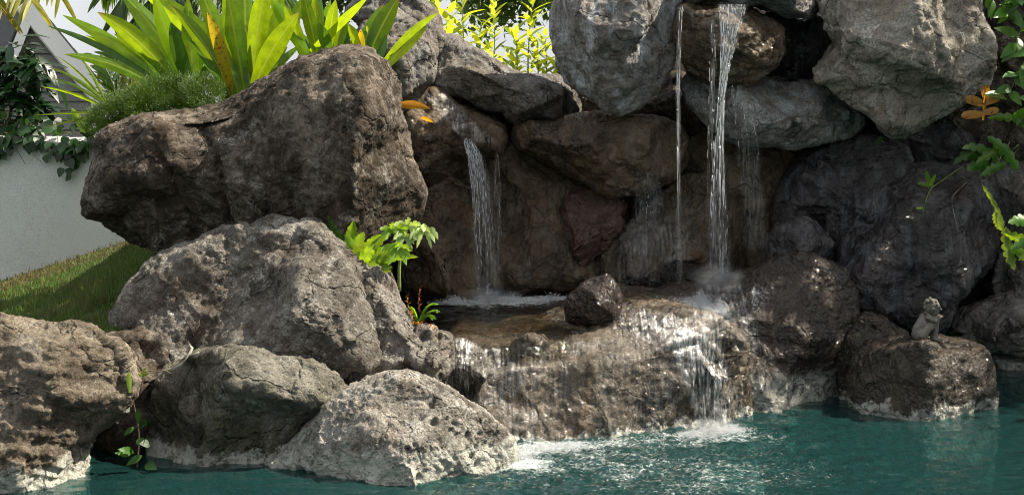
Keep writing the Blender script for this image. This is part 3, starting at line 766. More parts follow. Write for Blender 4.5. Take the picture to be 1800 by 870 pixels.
gz = (0.0045 + 0.006 * wide + 0.012 * k) * r1 + (0.0020 + 0.0042 * wide + 0.009 * k) * r2
for ix, iy, r in IMP:
    d = np.hypot(gx - ix, gy - iy)
    gz += 0.006 * np.sin(d * 30) * np.exp(-d * 2.6)
nx, ny = len(xs), len(ys)
gf = [(j * nx + i, j * nx + i + 1, (j + 1) * nx + i + 1, (j + 1) * nx + i) for j in range(ny - 1) for i in range(nx - 1)]
m, nt = new_mat('teal pool water'); b = NB(nt)
geo = b.n('ShaderNodeNewGeometry'); pos = geo.outputs['Position']
nr = b.bump(b.noise(b.scalev(pos, (1, 2.2, 1)), 28, 4, 0.6), 0.25, 0.01)
fr = b.n('ShaderNodeFresnel'); fr.inputs['IOR'].default_value = 1.33; b.l(nr, fr.inputs['Normal'])
gl = b.n('ShaderNodeBsdfGlossy'); gl.inputs['Roughness'].default_value = 0.03; gl.inputs['Color'].default_value = (1, 1, 1, 1); b.l(nr, gl.inputs['Normal'])
tr = b.n('ShaderNodeBsdfTransparent'); tr.inputs['Color'].default_value = (0.35, 0.66, 0.66, 1)
df = b.n('ShaderNodeBsdfDiffuse'); df.inputs['Color'].default_value = (0.010, 0.043, 0.042, 1)
body = b.n('ShaderNodeMixShader'); body.inputs[0].default_value = 0.5
b.l(tr.outputs[0], body.inputs[1]); b.l(df.outputs[0], body.inputs[2])
mx = b.n('ShaderNodeMixShader'); b.l(fr.outputs[0], mx.inputs[0]); b.l(body.outputs[0], mx.inputs[1]); b.l(gl.outputs[0], mx.inputs[2])
# drifting foam, densest where the falls come down, plus painted sky glints farther out
sp = b.n('ShaderNodeSeparateXYZ'); b.l(pos, sp.inputs[0])
def blob(cx, cy, rx, ry):
    a = b.math('DIVIDE', b.math('SUBTRACT', sp.outputs[0], cx), rx); c_ = b.math('DIVIDE', b.math('SUBTRACT', sp.outputs[1], cy), ry)
    return b.math('EXPONENT', b.math('MULTIPLY', b.math('ADD', b.math('MULTIPLY', a, a), b.math('MULTIPLY', c_, c_)), -1.0))
dens = b.math('MULTIPLY', blob(0.75, 6.2, 1.3, 0.75), 0.66)
for q, (ix, iy, r) in enumerate(IMP):
    dens = b.math('ADD', dens, b.math('MULTIPLY', blob(ix, iy, r * 0.75, r * 0.42), (0.6, 0.6, 0.6, 0.25)[q]))
fn = b.noise(b.scalev(pos, (1.0, 1.8, 1)), 42, 8, 0.8, 0.8)
fn2 = b.noise(b.scalev(pos, (1.0, 1.4, 1)), 5, 3, 0.6, 0.5)
th = b.math('SUBTRACT', 0.80, b.math('MULTIPLY', dens, b.rng(fn2, 0.3, 0.7, 0.33, 0.56)))
fm = b.math('MULTIPLY', b.math('SUBTRACT', fn, th), 5.0, clamp=True)
fm = b.math('MULTIPLY', fm, 0.55)
fo = b.n('ShaderNodeBsdfDiffuse'); fo.inputs['Color'].default_value = (0.70, 0.77, 0.77, 1)
mf = b.n('ShaderNodeMixShader'); b.l(fm, mf.inputs[0]); b.l(mx.outputs[0], mf.inputs[1]); b.l(fo.outputs[0], mf.inputs[2])
b.out(mf.outputs[0])
o = mesh_obj('pool_water', np.stack([gx.ravel(), gy.ravel(), gz.ravel()], 1), gf, m, base=False)
tag(o, 'teal pool water ruffled below the cascade', kind='structure')

# upper basin
lipx = [P(760, 0, 7.0).x - 0.1, P(800, 0, 7.01).x, P(920, 0, 7.05).x, P(1000, 0, 7.13).x, P(1100, 0, 7.25).x, P(1200, 0, 7.4).x]
lipy = [6.95, 6.97, 7.0, 7.07, 7.16, 7.3]
xs = np.arange(-0.62, 0.92, 0.012); ts = np.linspace(0, 1, 150) ** 1.25
gx = np.repeat(xs[None], len(ts), 0)
yf = np.interp(xs, lipx, lipy) + 0.06 * fbm(np.stack([xs * 3.5, xs * 0, xs * 0], 1), 3)
gy = yf[None] + ts[:, None] * (9.2 - yf[None])
pts = np.stack([gx.ravel(), gy.ravel(), gx.ravel() * 0], 1)
near = np.exp(-(((gx + 0.15) / 0.3) ** 2 + ((gy - 8.3) / 0.35) ** 2))
gz = 0.503 + (0.004 + 0.012 * near) * fbm(pts * np.array([9, 14, 1]), 4).reshape(gx.shape)
e = gy - yf[None]
gz -= 0.10 * np.exp(-(e / 0.07) ** 1.5) + 0.01 * fbm(pts * np.array([6, 3, 1]) + 3, 2).reshape(gx.shape) * np.exp(-e / 0.2)
nx, ny = len(xs), len(ts)
gf = [(j * nx + i, j * nx + i + 1, (j + 1) * nx + i + 1, (j + 1) * nx + i) for j in range(ny - 1) for i in range(nx - 1)]
m, nt = new_mat('clear shallow water'); b = NB(nt)
geo = b.n('ShaderNodeNewGeometry'); pos = geo.outputs['Position']
nr = b.bump(b.noise(b.scalev(pos, (1, 2, 1)), 45, 4, 0.6), 0.35, 0.01)
fr = b.n('ShaderNodeFresnel'); fr.inputs['IOR'].default_value = 1.33; b.l(nr, fr.inputs['Normal'])
gl = b.n('ShaderNodeBsdfGlossy'); gl.inputs['Roughness'].default_value = 0.05; b.l(nr, gl.inputs['Normal'])
tr = b.n('ShaderNodeBsdfTransparent'); tr.inputs['Color'].default_value = (0.80, 0.76, 0.66, 1)
mx = b.n('ShaderNodeMixShader'); b.l(fr.outputs[0], mx.inputs[0]); b.l(tr.outputs[0], mx.inputs[1]); b.l(gl.outputs[0], mx.inputs[2])
sp = b.n('ShaderNodeSeparateXYZ'); b.l(pos, sp.inputs[0])
fo = b.n('ShaderNodeBsdfDiffuse'); fo.inputs['Color'].default_value = (0.72, 0.74, 0.72, 1)
def blob2(cx, cy, rx, ry):
    a = b.math('DIVIDE', b.math('SUBTRACT', sp.outputs[0], cx), rx); c_ = b.math('DIVIDE', b.math('SUBTRACT', sp.outputs[1], cy), ry)
    return b.math('EXPONENT', b.math('MULTIPLY', b.math('ADD', b.math('MULTIPLY', a, a), b.math('MULTIPLY', c_, c_)), -1.0))
dn = b.math('ADD', b.math('MULTIPLY', blob2(-0.15, 8.45, 0.35, 0.3), 0.9), b.math('MULTIPLY', blob2(0.2, 8.7, 0.5, 0.25), 0.8))
dn = b.math('ADD', dn, b.math('MULTIPLY', b.rng(sp.outputs[2], 0.49, 0.42), 0.35))
dn = b.math('ADD', dn, 0.22)
fn = b.noise(b.scalev(pos, (1.0, 1.6, 1)), 18, 8, 0.72, 0.8)
fm = b.math('MULTIPLY', b.math('SUBTRACT', fn, b.math('SUBTRACT', 0.76, b.math('MULTIPLY', dn, 0.34))), 6.0, clamp=True)
fm = b.math('MULTIPLY', fm, 0.7)
mf = b.n('ShaderNodeMixShader'); b.l(fm, mf.inputs[0]); b.l(mx.outputs[0], mf.inputs[1]); b.l(fo.outputs[0], mf.inputs[2])
b.out(mf.outputs[0])
M['clearwater'] = m
o = mesh_obj('basin_water', np.stack([gx.ravel(), gy.ravel(), gz.ravel()], 1), gf, m, base=False)
tag(o, 'shallow clear water in the upper basin behind the cascade lip', kind='structure')
# ------------------------------------------------------------------ falling water
m, nt = new_mat('falling water'); b = NB(nt)
geo = b.n('ShaderNodeNewGeometry'); pos = geo.outputs['Position']
nr = b.bump(b.noise(b.scalev(pos, (1, 1, 0.25)), 120, 3, 0.6), 0.8, 0.01)
gl = b.n('ShaderNodeBsdfGlossy'); gl.inputs['Roughness'].default_value = 0.10; b.l(nr, gl.inputs['Normal'])
tl = b.n('ShaderNodeBsdfTranslucent'); tl.inputs['Color'].default_value = (0.80, 0.86, 0.90, 1)
df = b.n('ShaderNodeBsdfDiffuse'); df.inputs['Color'].default_value = (0.80, 0.86, 0.90, 1)
a1 = b.n('ShaderNodeMixShader'); a1.inputs[0].default_value = 0.5; b.l(df.outputs[0], a1.inputs[1]); b.l(tl.outputs[0], a1.inputs[2])
a2 = b.n('ShaderNodeMixShader'); a2.inputs[0].default_value = 0.45; b.l(a1.outputs[0], a2.inputs[1]); b.l(gl.outputs[0], a2.inputs[2])
tr = b.n('ShaderNodeBsdfTransparent'); tr.inputs['Color'].default_value = (0.95, 0.97, 0.98, 1)
al = b.rng(b.noise(b.scalev(pos, (1, 1, 0.10)), 70, 4, 0.7), 0.40, 0.62, 0.25, 0.95)
mx = b.n('ShaderNodeMixShader'); b.l(al, mx.inputs[0]); b.l(tr.outputs[0], mx.inputs[1]); b.l(a2.outputs[0], mx.inputs[2])
b.out(mx.outputs[0])
M['fall'] = m
def film_mat(name, lo, hi, gain):
    m, nt = new_mat(name); b = NB(nt)
    uv = b.n('ShaderNodeUVMap'); s = b.n('ShaderNodeSeparateXYZ'); b.l(uv.outputs[0], s.inputs[0])
    geo = b.n('ShaderNodeNewGeometry'); pos = geo.outputs['Position']
    nr = b.bump(b.noise(b.scalev(pos, (1, 1, 0.4)), 80, 4, 0.6), 0.6, 0.01)
    gl = b.n('ShaderNodeBsdfGlossy'); gl.inputs['Roughness'].default_value = 0.12; b.l(nr, gl.inputs['Normal'])
    df = b.n('ShaderNodeBsdfDiffuse'); df.inputs['Color'].default_value = (0.66, 0.70, 0.72, 1)
    a2 = b.n('ShaderNodeMixShader'); a2.inputs[0].default_value = 0.3; b.l(df.outputs[0], a2.inputs[1]); b.l(gl.outputs[0], a2.inputs[2])
    tr = b.n('ShaderNodeBsdfTransparent')
    st = b.noise(b.scalev(pos, (1, 0.5, 0.16)), 55, 6, 0.7, 0.4)
    edge = b.math('MULTIPLY', b.rng(b.math('ABSOLUTE', b.math('SUBTRACT', s.outputs[0], 0.5)), 0.5, 0.2), b.math('MULTIPLY', b.rng(s.outputs[1], 0.0, 0.12), b.rng(s.outputs[1], 1.0, 0.85)))
    al = b.math('MULTIPLY', b.rng(st, lo, hi, 0.0, gain), edge)
    mx = b.n('ShaderNodeMixShader'); b.l(al, mx.inputs[0]); b.l(tr.outputs[0], mx.inputs[1]); b.l(a2.outputs[0], mx.inputs[2])
    b.out(mx.outputs[0])
    return m
M['film'] = film_mat('running white water', 0.42, 0.70, 0.6)
M['thinfilm'] = film_mat('thin running water', 0.48, 0.76, 0.36)

def tube(pts, rad, sides, V, F, UV=None):
    n = len(pts); base = len(V)
    for i, p in enumerate(pts):
        t = (pts[min(i + 1, n - 1)] - pts[max(i - 1, 0)]).normalized()
        a = t.orthogonal() if abs(t.z) < 0.9 else Vector((1, 0, 0)).cross(t)
        a.normalize(); c = t.cross(a)
        for k in range(sides):
            th = 2 * math.pi * k / sides
            V.append(p + (a * math.cos(th) + c * math.sin(th)) * rad[i])
            if UV is not None: UV.append((k / sides, i / (n - 1)))
    for i in range(n - 1):
        for k in range(sides):
            F.append((base + i * sides + k, base + i * sides + (k + 1) % sides, base + (i + 1) * sides + (k + 1) % sides, base + (i + 1) * sides + k))
    F.append(tuple(base + k for k in range(sides))[::-1]); F.append(tuple(base + (n - 1) * sides + k for k in range(sides)))

def poly_at(path, t):
    """interpolate a list of (px,py,d) at parameter t by py length"""
    s = t * (len(path) - 1); i = min(int(s), len(path) - 2); f = s - i
    return tuple(path[i][k] * (1 - f) + path[i + 1][k] * f for k in range(3))

def fall(label, path, spread, nstr, rad, seed, broken=0.0, nseg=46):
    rg = random.Random(seed); V, F = [], []
    for s in range(nstr):
        u = rg.uniform(-1, 1); ph = rg.uniform(0, 6.28)
        t0 = 0.0 if rg.random() < 0.6 else rg.uniform(0, 0.4)
        t1 = 1.0 if rg.random() < 0.7 else rg.uniform(0.6, 1.0)
        r0 = rad * rg.uniform(0.4, 1.3)
        pts, rr = [], []
        def flush():
            if len(pts) > 2:
                rr[0] *= 0.3; rr[-1] *= 0.3
                tube(pts, rr, 6, V, F)
        for i in range(nseg + 1):
            t = t0 + (t1 - t0) * i / nseg
            px, py, d = poly_at(path, t)
            w = np.interp(t, [k / (len(spread) - 1) for k in range(len(spread))], spread)
            px += u * w + 1.0 * math.sin(t * 9 + ph) * min(1, w / 8)
            p = P(px, py, d + 0.03 * math.sin(ph + t * 4) * min(1, w / 10))
            gap = rg.random() < broken * max(0, t - 0.25)
            if gap:
                flush(); pts, rr = [], []
            else:
                pts.append(p); rr.append(r0 * (0.75 + 0.5 * rg.random()) * (1.25 - 0.35 * t))
        flush()
    o = mesh_obj('waterfall', V, F, M['fall'])
    tag(o, label, 'waterfall', 'falling water')
    return o
def bvh_of(o):
    me = o.data
    return BVHTree.FromPolygons([o.matrix_world @ v.co if False else v.co + o.location for v in me.vertices], [tuple(p.vertices) for p in me.polygons])
CAMV = Vector((0, 0, CAM_H))
ALLBV = [bvh_of(o_) for o_ in ROCKS.values()]
def rock_d(px, py, gap=0.02, default=8.0):
    """depth of the rock face in that direction"""
    dr = (P(px, py, 1.0) - CAMV).normalized(); best = None
    for bv in ALLBV:
        h = bv.ray_cast(CAMV, dr)
        if h[0] is not None and (best is None or h[3] < best[1]): best = (h[0].y, h[3])
    return (best[0] if best else default) - gap
def from_lip(path):
    """start the fall on the rock it leaves"""
    x, y, d = path[0]
    return [(x, y - 10, rock_d(x, y - 8, 0.0)), (x, y - 2, min(d + 0.06, rock_d(x, y, 0.01)))] + path
def veil_mat(name, lo, hi, gain, sx=60.0):
    m, nt = new_mat(name); b = NB(nt)
    uv = b.n('ShaderNodeUVMap'); s = b.n('ShaderNodeSeparateXYZ'); b.l(uv.outputs[0], s.inputs[0])
    at = b.n('ShaderNodeAttribute'); at.attribute_name = 'flow'
    geo = b.n('ShaderNodeNewGeometry'); pos = geo.outputs['Position']
    nr = b.bump(b.noise(b.scalev(uv.outputs[0], (1, 0.22, 1)), 90, 4, 0.65), 0.9, 0.008)
    gl = b.n('ShaderNodeBsdfGlossy'); gl.inputs['Roughness'].default_value = 0.16; b.l(nr, gl.inputs['Normal'])
    df = b.n('ShaderNodeBsdfDiffuse'); df.inputs['Color'].default_value = (0.80, 0.84, 0.87, 1)
    tl = b.n('ShaderNodeBsdfTranslucent'); tl.inputs['Color'].default_value = (0.80, 0.84, 0.87, 1)
    a1 = b.n('ShaderNodeMixShader'); a1.inputs[0].default_value = 0.5; b.l(df.outputs[0], a1.inputs[1]); b.l(tl.outputs[0], a1.inputs[2])
    a2 = b.n('ShaderNodeMixShader'); a2.inputs[0].default_value = 0.28; b.l(a1.outputs[0], a2.inputs[1]); b.l(gl.outputs[0], a2.inputs[2])
    tr = b.n('ShaderNodeBsdfTransparent')
    st = b.noise(b.scalev(uv.outputs[0], (1, 0.07, 1)), sx, 6, 0.65, 0.15)
    st2 = b.noise(b.scalev(uv.outputs[0], (1, 0.35, 1)), sx * 0.45, 5, 0.7, 0.6)
    sm = b.math('ADD', b.math('MULTIPLY', st, 0.6), b.math('MULTIPLY', st2, 0.4))
    al = b.math('MULTIPLY', b.rng(sm, lo, hi, 0.0, gain), at.outputs['Fac'], clamp=True)
    # a clear skin of water always remains where it flows
    clear = b.math('MULTIPLY', at.outputs['Fac'], 0.02)
    mx0 = b.n('ShaderNodeMixShader'); b.l(clear, mx0.inputs[0]); b.l(tr.outputs[0], mx0.inputs[1]); b.l(gl.outputs[0], mx0.inputs[2])
    mx = b.n('ShaderNodeMixShader'); b.l(al, mx.inputs[0]); b.l(mx0.outputs[0], mx.inputs[1]); b.l(a2.outputs[0], mx.inputs[2])
    b.out(mx.outputs[0])
    return m
M['veil'] = veil_mat('falling water sheet', 0.47, 0.66, 0.6)
M['sheet'] = veil_mat('water sheet over rock', 0.46, 0.66, 0.8, 45.0)
def set_flow(o, flow):
    a = o.data.attributes.new('flow', 'FLOAT', 'POINT'); a.data.foreach_set('value', np.asarray(flow, dtype=np.float32))
def veil(parent, path, spread, seed, dens, depth=0.02, ny=70, nx=14):
    V, F, UV, FL = [], [], [], []
    rg = random.Random(seed); ph = rg.uniform(0, 6.28); ou = rg.uniform(0, 50)
    for i in range(ny + 1):
        t = i / ny
        px, py, d = poly_at(path, t)
        w = np.interp(t, [k / (len(spread) - 1) for k in range(len(spread))], spread)
        for k in range(nx + 1):
            u = 2 * k / nx - 1
            p = P(px + u * w + 0.8 * math.sin(t * 11 + ph), py, d - depth * (1 - u * u) + 0.006 * math.sin(u * 7 + ph + t * 9))
            V.append(p); UV.append((ou + p.x * 2.4, ou + p.z)); e = max(0, 1 - abs(u) ** 3)
            FL.append(dens * e * min(1, t / 0.03) * min(1, (1 - t) / 0.04 + 0.25))
    for i in range(ny):
        for k in range(nx):
            a = i * (nx + 1) + k; F.append((a, a + 1, a + nx + 2, a + nx + 1))
    o = mesh_obj('water_sheet', V, F, M['veil'], parent, uvs=UV); set_flow(o, FL)
    return o
def waterfall(label, path, spread, nstr, rad, seed, broken, sheets=2, dens=0.8, nseg=60):
    root = empty('waterfall', P(*path[-1])); tag(root, label, 'waterfall', 'falling water')
    for k in range(sheets):
        veil(root, [(a, b_, c + 0.025 * k) for a, b_, c in path], [w * (1.0 + 0.25 * k) for w in spread], seed + 50 * k, dens * (1 - 0.25 * k))
    rg = random.Random(seed); V, F = [], []
    for s in range(nstr):
        u = rg.uniform(-1, 1); ph = rg.uniform(0, 6.28)
        t0 = rg.uniform(0, 0.6); t1 = min(1.0, t0 + rg.uniform(0.15, 0.7)); r0 = rad * rg.uniform(0.4, 1.3)
        pts, rr = [], []
        for i in range(nseg + 1):
            t = t0 + (t1 - t0) * i / nseg
            px, py, d = poly_at(path, t); w = np.interp(t, [k / (len(spread) - 1) for k in range(len(spread))], spread)
            p = P(px + u * w + math.sin(t * 9 + ph), py, d - 0.01 + 0.02 * math.sin(ph))
            if rg.random() < broken * (0.15 + t):
                if len(pts) > 2: rr[0] *= 0.2; rr[-1] *= 0.2; tube(pts, rr, 5, V, F)
                pts, rr = [], []
            else: pts.append(p); rr.append(r0 * (0.7 + 0.6 * rg.random()))
        if len(pts) > 2: rr[0] *= 0.2; rr[-1] *= 0.2; tube(pts, rr, 5, V, F)
    if F:
        o = mesh_obj('water_strands', V, F, M['fall'], root); o['kind'] = 'stuff'
waterfall('tall main waterfall pouring from the brow rock onto the wet mound', from_lip([(1287,14,7.93),(1282,60,7.89),(1274,120,7.88),(1268,170,7.87),(1264,250,7.86),(1263,330,7.86),(1264,410,7.86),(1266,497,7.86)]), [26, 25, 24, 15, 8, 6, 8, 12, 17, 22], 60, 0.0016, 1, 0.45, sheets=2, dens=0.6)
waterfall('single thin thread of water falling left of the main waterfall', from_lip([(1196,20,8.0),(1195,60,7.97),(1192,160,7.96),(1192,300,7.96),(1193,400,7.96),(1196,498,7.96)]), [4, 4, 4, 4, 4.5, 4, 5, 6], 4, 0.0015, 2, 0.2, sheets=2, dens=0.6)
waterfall('left waterfall dropping from the glistening shelf into the basin', from_lip([(826,252,8.36),(836,275,8.30),(845,330,8.27),(850,400,8.26),(854,470,8.26),(857,532,8.26)]), [10, 10, 10, 14, 17, 20, 22, 25], 60, 0.0017, 3, 0.3, sheets=2, dens=0.6)
waterfall('faint veil of drips right beside the left waterfall', [(872,262,8.33),(874,330,8.3),(873,400,8.3),(875,480,8.3)], [5, 6, 7, 9], 3, 0.0016, 4, 0.4, sheets=1, dens=0.6)
waterfall('faint broken veil just left of the main waterfall', [(1253,30,7.99),(1254,110,7.97),(1250,200,7.97),(1250,300,7.97),(1248,420,7.97)], [5, 6, 6, 8, 10], 5, 0.0016, 5, 0.6, sheets=1, dens=0.5)
waterfall('sparse veil falling from the grey slab right of the main waterfall', [(1298,150,8.16),(1306,200,8.15),(1315,262,8.14),(1322,330,8.14),(1330,440,8.14)], [18, 20, 22, 22, 24], 6, 0.0015, 6, 0.7, sheets=1, dens=0.45)
waterfall('scattered drips from under the bulging brown-grey rock', [(1140,300,8.4),(1140,340,8.4),(1135,400,8.4),(1130,450,8.4)], [22, 26, 30, 34], 7, 0.0014, 7, 0.6, sheets=1, dens=0.4)

# water running over the ledge: ribbons laid on the rock surface
BV = [bvh_of(ROCKS[k]) for k in ('L', 'M', 'N3', 'C3', 'C7', 'R2c')]
CAMV = Vector((0, 0, CAM_H))
def on_rock(px, py):
    dr = (P(px, py, 1.0) - CAMV).normalized(); best = None
    for bv in BV:
        h = bv.ray_cast(CAMV, dr)
        if h[0] is not None and (best is None or h[3] < best[3]): best = h
    return best
def runoff(label, path, spread, n, wid, seed, mat='film', nseg=34, lift=0.012):
    rg = random.Random(seed); V, F, UV = [], [], []
    for s in range(n):
        u = rg.uniform(-1, 1); ph = rg.uniform(0, 6.28)
        t0 = rg.uniform(0, 0.25); t1 = rg.uniform(0.75, 1.0)
        w = wid * rg.uniform(0.5, 1.4)
        row = []
        for i in range(nseg + 1):
            t = t0 + (t1 - t0) * i / nseg
            s_ = t * (len(path) - 1); k = min(int(s_), len(path) - 2); f = s_ - k
            px = path[k][0] * (1 - f) + path[k + 1][0] * f; py = path[k][1] * (1 - f) + path[k + 1][1] * f
            sp = np.interp(t, [q / (len(spread) - 1) for q in range(len(spread))], spread)
            h = on_rock(px + u * sp + 3 * math.sin(t * 7 + ph), py)
            if h is None: row.append(None); continue
            row.append((h[0], h[1], t))
        good = [q for q in row if q]
        if len(good) < 5: continue
        # drop jumps: falling water never moves back into the rock
        pts = [q[0].copy() for q in good]
        for i in range(1, len(pts)):
            if pts[i].y > pts[i - 1].y + 0.03 and pts[i].z < pts[i - 1].z: pts[i].y = pts[i - 1].y
        sm = [sum((pts[max(0, min(len(pts) - 1, i + k))] for k in (-1, 0, 1)), Vector()) / 3 for i in range(len(pts))]
        base = len(V)
        for i, p in enumerate(sm):
            t = sm[min(i + 1, len(sm) - 1)] - sm[max(i - 1, 0)]
            nn = Vector((0, -1, 0.55)).normalized()
            side = t.cross(nn).normalized() if t.length > 1e-5 else Vector((1, 0, 0))
            ww = w * (0.8 + 0.4 * rg.random()) / 2
            for q, ux in enumerate((-1, -0.4, 0.4, 1)):
                V.append(p + nn * (lift + (0.004 if q in (1, 2) else 0)) + side * ux * ww); UV.append(((ux + 1) / 2, i / (len(sm) - 1)))
        for i in range(len(sm) - 1):
            for q in range(3):
                a = base + i * 4 + q; F.append((a, a + 1, a + 5, a + 4))
    if not F: return
    o = mesh_obj('cascade', V, F, M[mat], uvs=UV)
    tag(o, label, 'cascade', 'water running over the ledge')
def rock_sheet(label, x0, x1, top, bottom, flow, seed, nx=90, ny=46, lift=0.010):
    """a continuous skin of water laid over the rock between two edges given as functions of u"""
    G = [[None] * (nx + 1) for _ in range(ny + 1)]
    for i in range(ny + 1):
        for k in range(nx + 1):
            u, t = k / nx, i / ny
            px, py = x0(u, t) if callable(x0) else x0 + (x1 - x0) * u, top(u) * (1 - t) + bottom(u) * t
            h = on_rock(px, py)
            if h: G[i][k] = (h[0] + h[1] * lift * 0.6 + Vector((0, -lift, lift * 0.4)), u, t)
    # water does not follow hollows: it leaves the rock rather than run back under it
    for k in range(nx + 1):
        for i in range(1, ny + 1):
            a, b_ = G[i - 1][k], G[i][k]
            if a and b_ and b_[0].z < a[0].z and b_[0].y > a[0].y + 0.01: b_[0].y = a[0].y + 0.006
    idx, V, F, UV, FL = {}, [], [], [], []
    run = [0.0] * (nx + 1)
    for i in range(ny + 1):
        for k in range(nx + 1):
            if G[i][k] is None: continue
            p, u, t = G[i][k]
            if i and G[i - 1][k]: run[k] += (p - G[i - 1][k][0]).length
            idx[i, k] = len(V); V.append(p); UV.append((p.x * 1.6 + seed, run[k] * 1.6))
            e = min(1, u / 0.08) * min(1, (1 - u) / 0.08) * min(1, t / 0.06) * min(1, (1 - t) / 0.05 + 0.4)
            FL.append(max(0, e) * flow(u, t))
    for i in range(ny):
        for k in range(nx):
            q = [(i, k), (i, k + 1), (i + 1, k + 1), (i + 1, k)]
            if all(z in idx for z in q):
                ps = [V[idx[z]] for z in q]
                if max((ps[0] - ps[2]).length, (ps[1] - ps[3]).length) < 0.13: F.append(tuple(idx[z] for z in q))
    # keep the one connected body of water
    par = list(range(len(V)))
    def find(x):
        while par[x] != x: par[x] = par[par[x]]; x = par[x]
        return x
    for f in F:
        for x in f[1:]: par[find(x)] = find(f[0])
    cnt = {}
    for f in F: cnt[find(f[0])] = cnt.get(find(f[0]), 0) + 1
    big = max(cnt, key=cnt.get); F = [f for f in F if find(f[0]) == big]
    used = sorted({x for f in F for x in f}); re_ = {x: i for i, x in enumerate(used)}
    V = [V[x] for x in used]; UV = [UV[x] for x in used]; FL = [FL[x] for x in used]; F = [tuple(re_[x] for x in f) for f in F]
    o = mesh_obj('cascade', V, F, M['sheet'], uvs=UV); set_flow(o, FL)
    tag(o, label, 'cascade', 'water running over the rocks')
bump_ = lambda u, c, w: math.exp(-((u - c) / w) ** 2)
rock_sheet('broad thin sheet of water over the left and middle of the ledge', 792, 1060, lambda u: 590 + 12 * math.sin(u * 3), lambda u: 740 + 45 * min(1, u / 0.35), lambda u, t: 1.6 * bump_(u, 0.08, 0.05) + (0.55 * bump_(u, 0.42, 0.2) + 0.12) * (1 - 0.6 * t) + 0.35 * bump_(t, 0.08, 0.07) , 1.0)
rock_sheet('strong white cascade down the right part of the ledge', lambda u, t: 1165 + 60 * t + (95 - 5 * t) * u, 0, lambda u: 575, lambda u: 758, lambda u, t: 1.7 * (1 - 0.6 * abs(2 * u - 1)), 4.0, nx=60, ny=60)
rock_sheet('thin wet sheet over the ledge between the two cascades', 1040, 1210, lambda u: 575, lambda u: 768, lambda u, t: 0.2, 7.0, nx=50)
rock_sheet('white water streaming off the mound toward the right cascade', lambda u, t: 1085 + 190 * u - 20 * t, 0, lambda u: 530 + 45 * u, lambda u: 575 + 75 * u, lambda u, t: 1.1 * (1 - abs(2 * t - 1) * 0.5), 9.0, nx=70, ny=30)
rock_sheet('water fanning down the mound below the main fall', lambda u, t: 1266 + (u - 0.5) * (70 + 110 * t), 0, lambda u: 497, lambda u: 620, lambda u, t: 0.75 * (1 - 0.7 * t), 12.0, nx=50, ny=40)
rock_sheet('glistening water sheet sliding over the left shelf', lambda u, t: 740 + 75 * t + (40 + 18 * t) * u, 0, lambda u: 165, lambda u: 252, lambda u, t: 0.8, 15.0, nx=40, ny=40)
rock_sheet('thin water veil on the grey sloping slab', 1080, 1215, lambda u: 345, lambda u: 512, lambda u, t: 0.4, 17.0, nx=50, ny=40)

# splashes: droplets and foam clumps thrown up where water lands
OCT = [Vector(v) for v in ((1,0,0),(-1,0,0),(0,1,0),(0,-1,0),(0,0,1),(0,0,-1))]
OCF = [(0,2,4),(2,1,4),(1,3,4),(3,0,4),(2,0,5),(1,2,5),(3,1,5),(0,3,5)]
m, nt = new_mat('splash water'); b = NB(nt)
df = b.n('ShaderNodeBsdfDiffuse'); df.inputs['Color'].default_value = (0.8, 0.84, 0.87, 1)
gl = b.n('ShaderNodeBsdfGlossy'); gl.inputs['Roughness'].default_value = 0.08
tr = b.n('ShaderNodeBsdfTransparent')
a1 = b.n('ShaderNodeMixShader'); a1.inputs[0].default_value = 0.4; b.l(df.outputs[0], a1.inputs[1]); b.l(gl.outputs[0], a1.inputs[2])
a2 = b.n('ShaderNodeMixShader'); a2.inputs[0].default_value = 0.42; b.l(tr.outputs[0], a2.inputs[1]); b.l(a1.outputs[0], a2.inputs[2])
b.out(a2.outputs[0])
M['splash'] = m
def splash(label, spots, n, seed, rmax=0.0034, drop=False):
    rg = random.Random(seed); V, F = [], []
    for k in range(n):
        c, rx, rz = rg.choice(spots)
        a = rg.uniform(0, 6.28); q = abs(rg.gauss(0, 0.5))
        p = c + Vector((math.cos(a) * q * rx, math.sin(a) * q * rx * 0.6, rz * abs(rg.gauss(0, 0.45)) * math.exp(-q * 0.8)))
        if drop:
            for bv in BV[:2]:
                hh = bv.ray_cast(Vector((p.x, p.y, 1.5)), Vector((0, 0, -1)))
                if hh[0] is not None: p.z = max(hh[0].z, 0.49 if c.y > 8.1 else -1) + (p.z - c.z); break
        r = rmax * rg.uniform(0.25, 1.0) * (1.4 if rg.random() < 0.1 else 1)
        st = Vector((1, 1, rg.uniform(1, 2.2)))
        base = len(V)
        V += [p + Vector((v.x * r * st.x, v.y * r, v.z * r * st.z)) for v in OCT]
        F += [tuple(base + i for i in f) for f in OCF]
    o = mesh_obj('splash', V, F, M['splash'])
    tag(o, label, kind='stuff')
splash('spray where the left waterfall hits the basin', [(P(857,532,8.26), .12, .09), (P(900,530,8.5), .22, .05), (P(970,530,8.6), .25, .05), (P(800,534,8.3), .15, .05)], 5200, 21)
splash('spray where the main waterfall hits the mound', [(P(1266,500,7.84), .13, .13), (P(1230,502,7.9), .12, .08), (P(1310,495,7.9), .14, .07), (P(1240,520,7.8), .22, .04)], 6500, 22, drop=True)
splash('spray where the right cascade meets the pool', [(P(1255,762,6.98), .14, .06), (P(1285,758,7.05), .12, .04), (P(1220,766,6.95), .12, .03)], 3600, 23)
splash('spray where the left part of the ledge drains into the pool', [(P(950,790,6.65), .22, .035), (P(910,805,6.5), .16, .03), (P(1000,785,6.7), .2, .025)], 3200, 24)
splash('fine droplets glinting across the dark recess', [(P(1110,370,8.3), .35, .4), (P(1200,430,8.2), .4, .3)], 110, 25, 0.003)

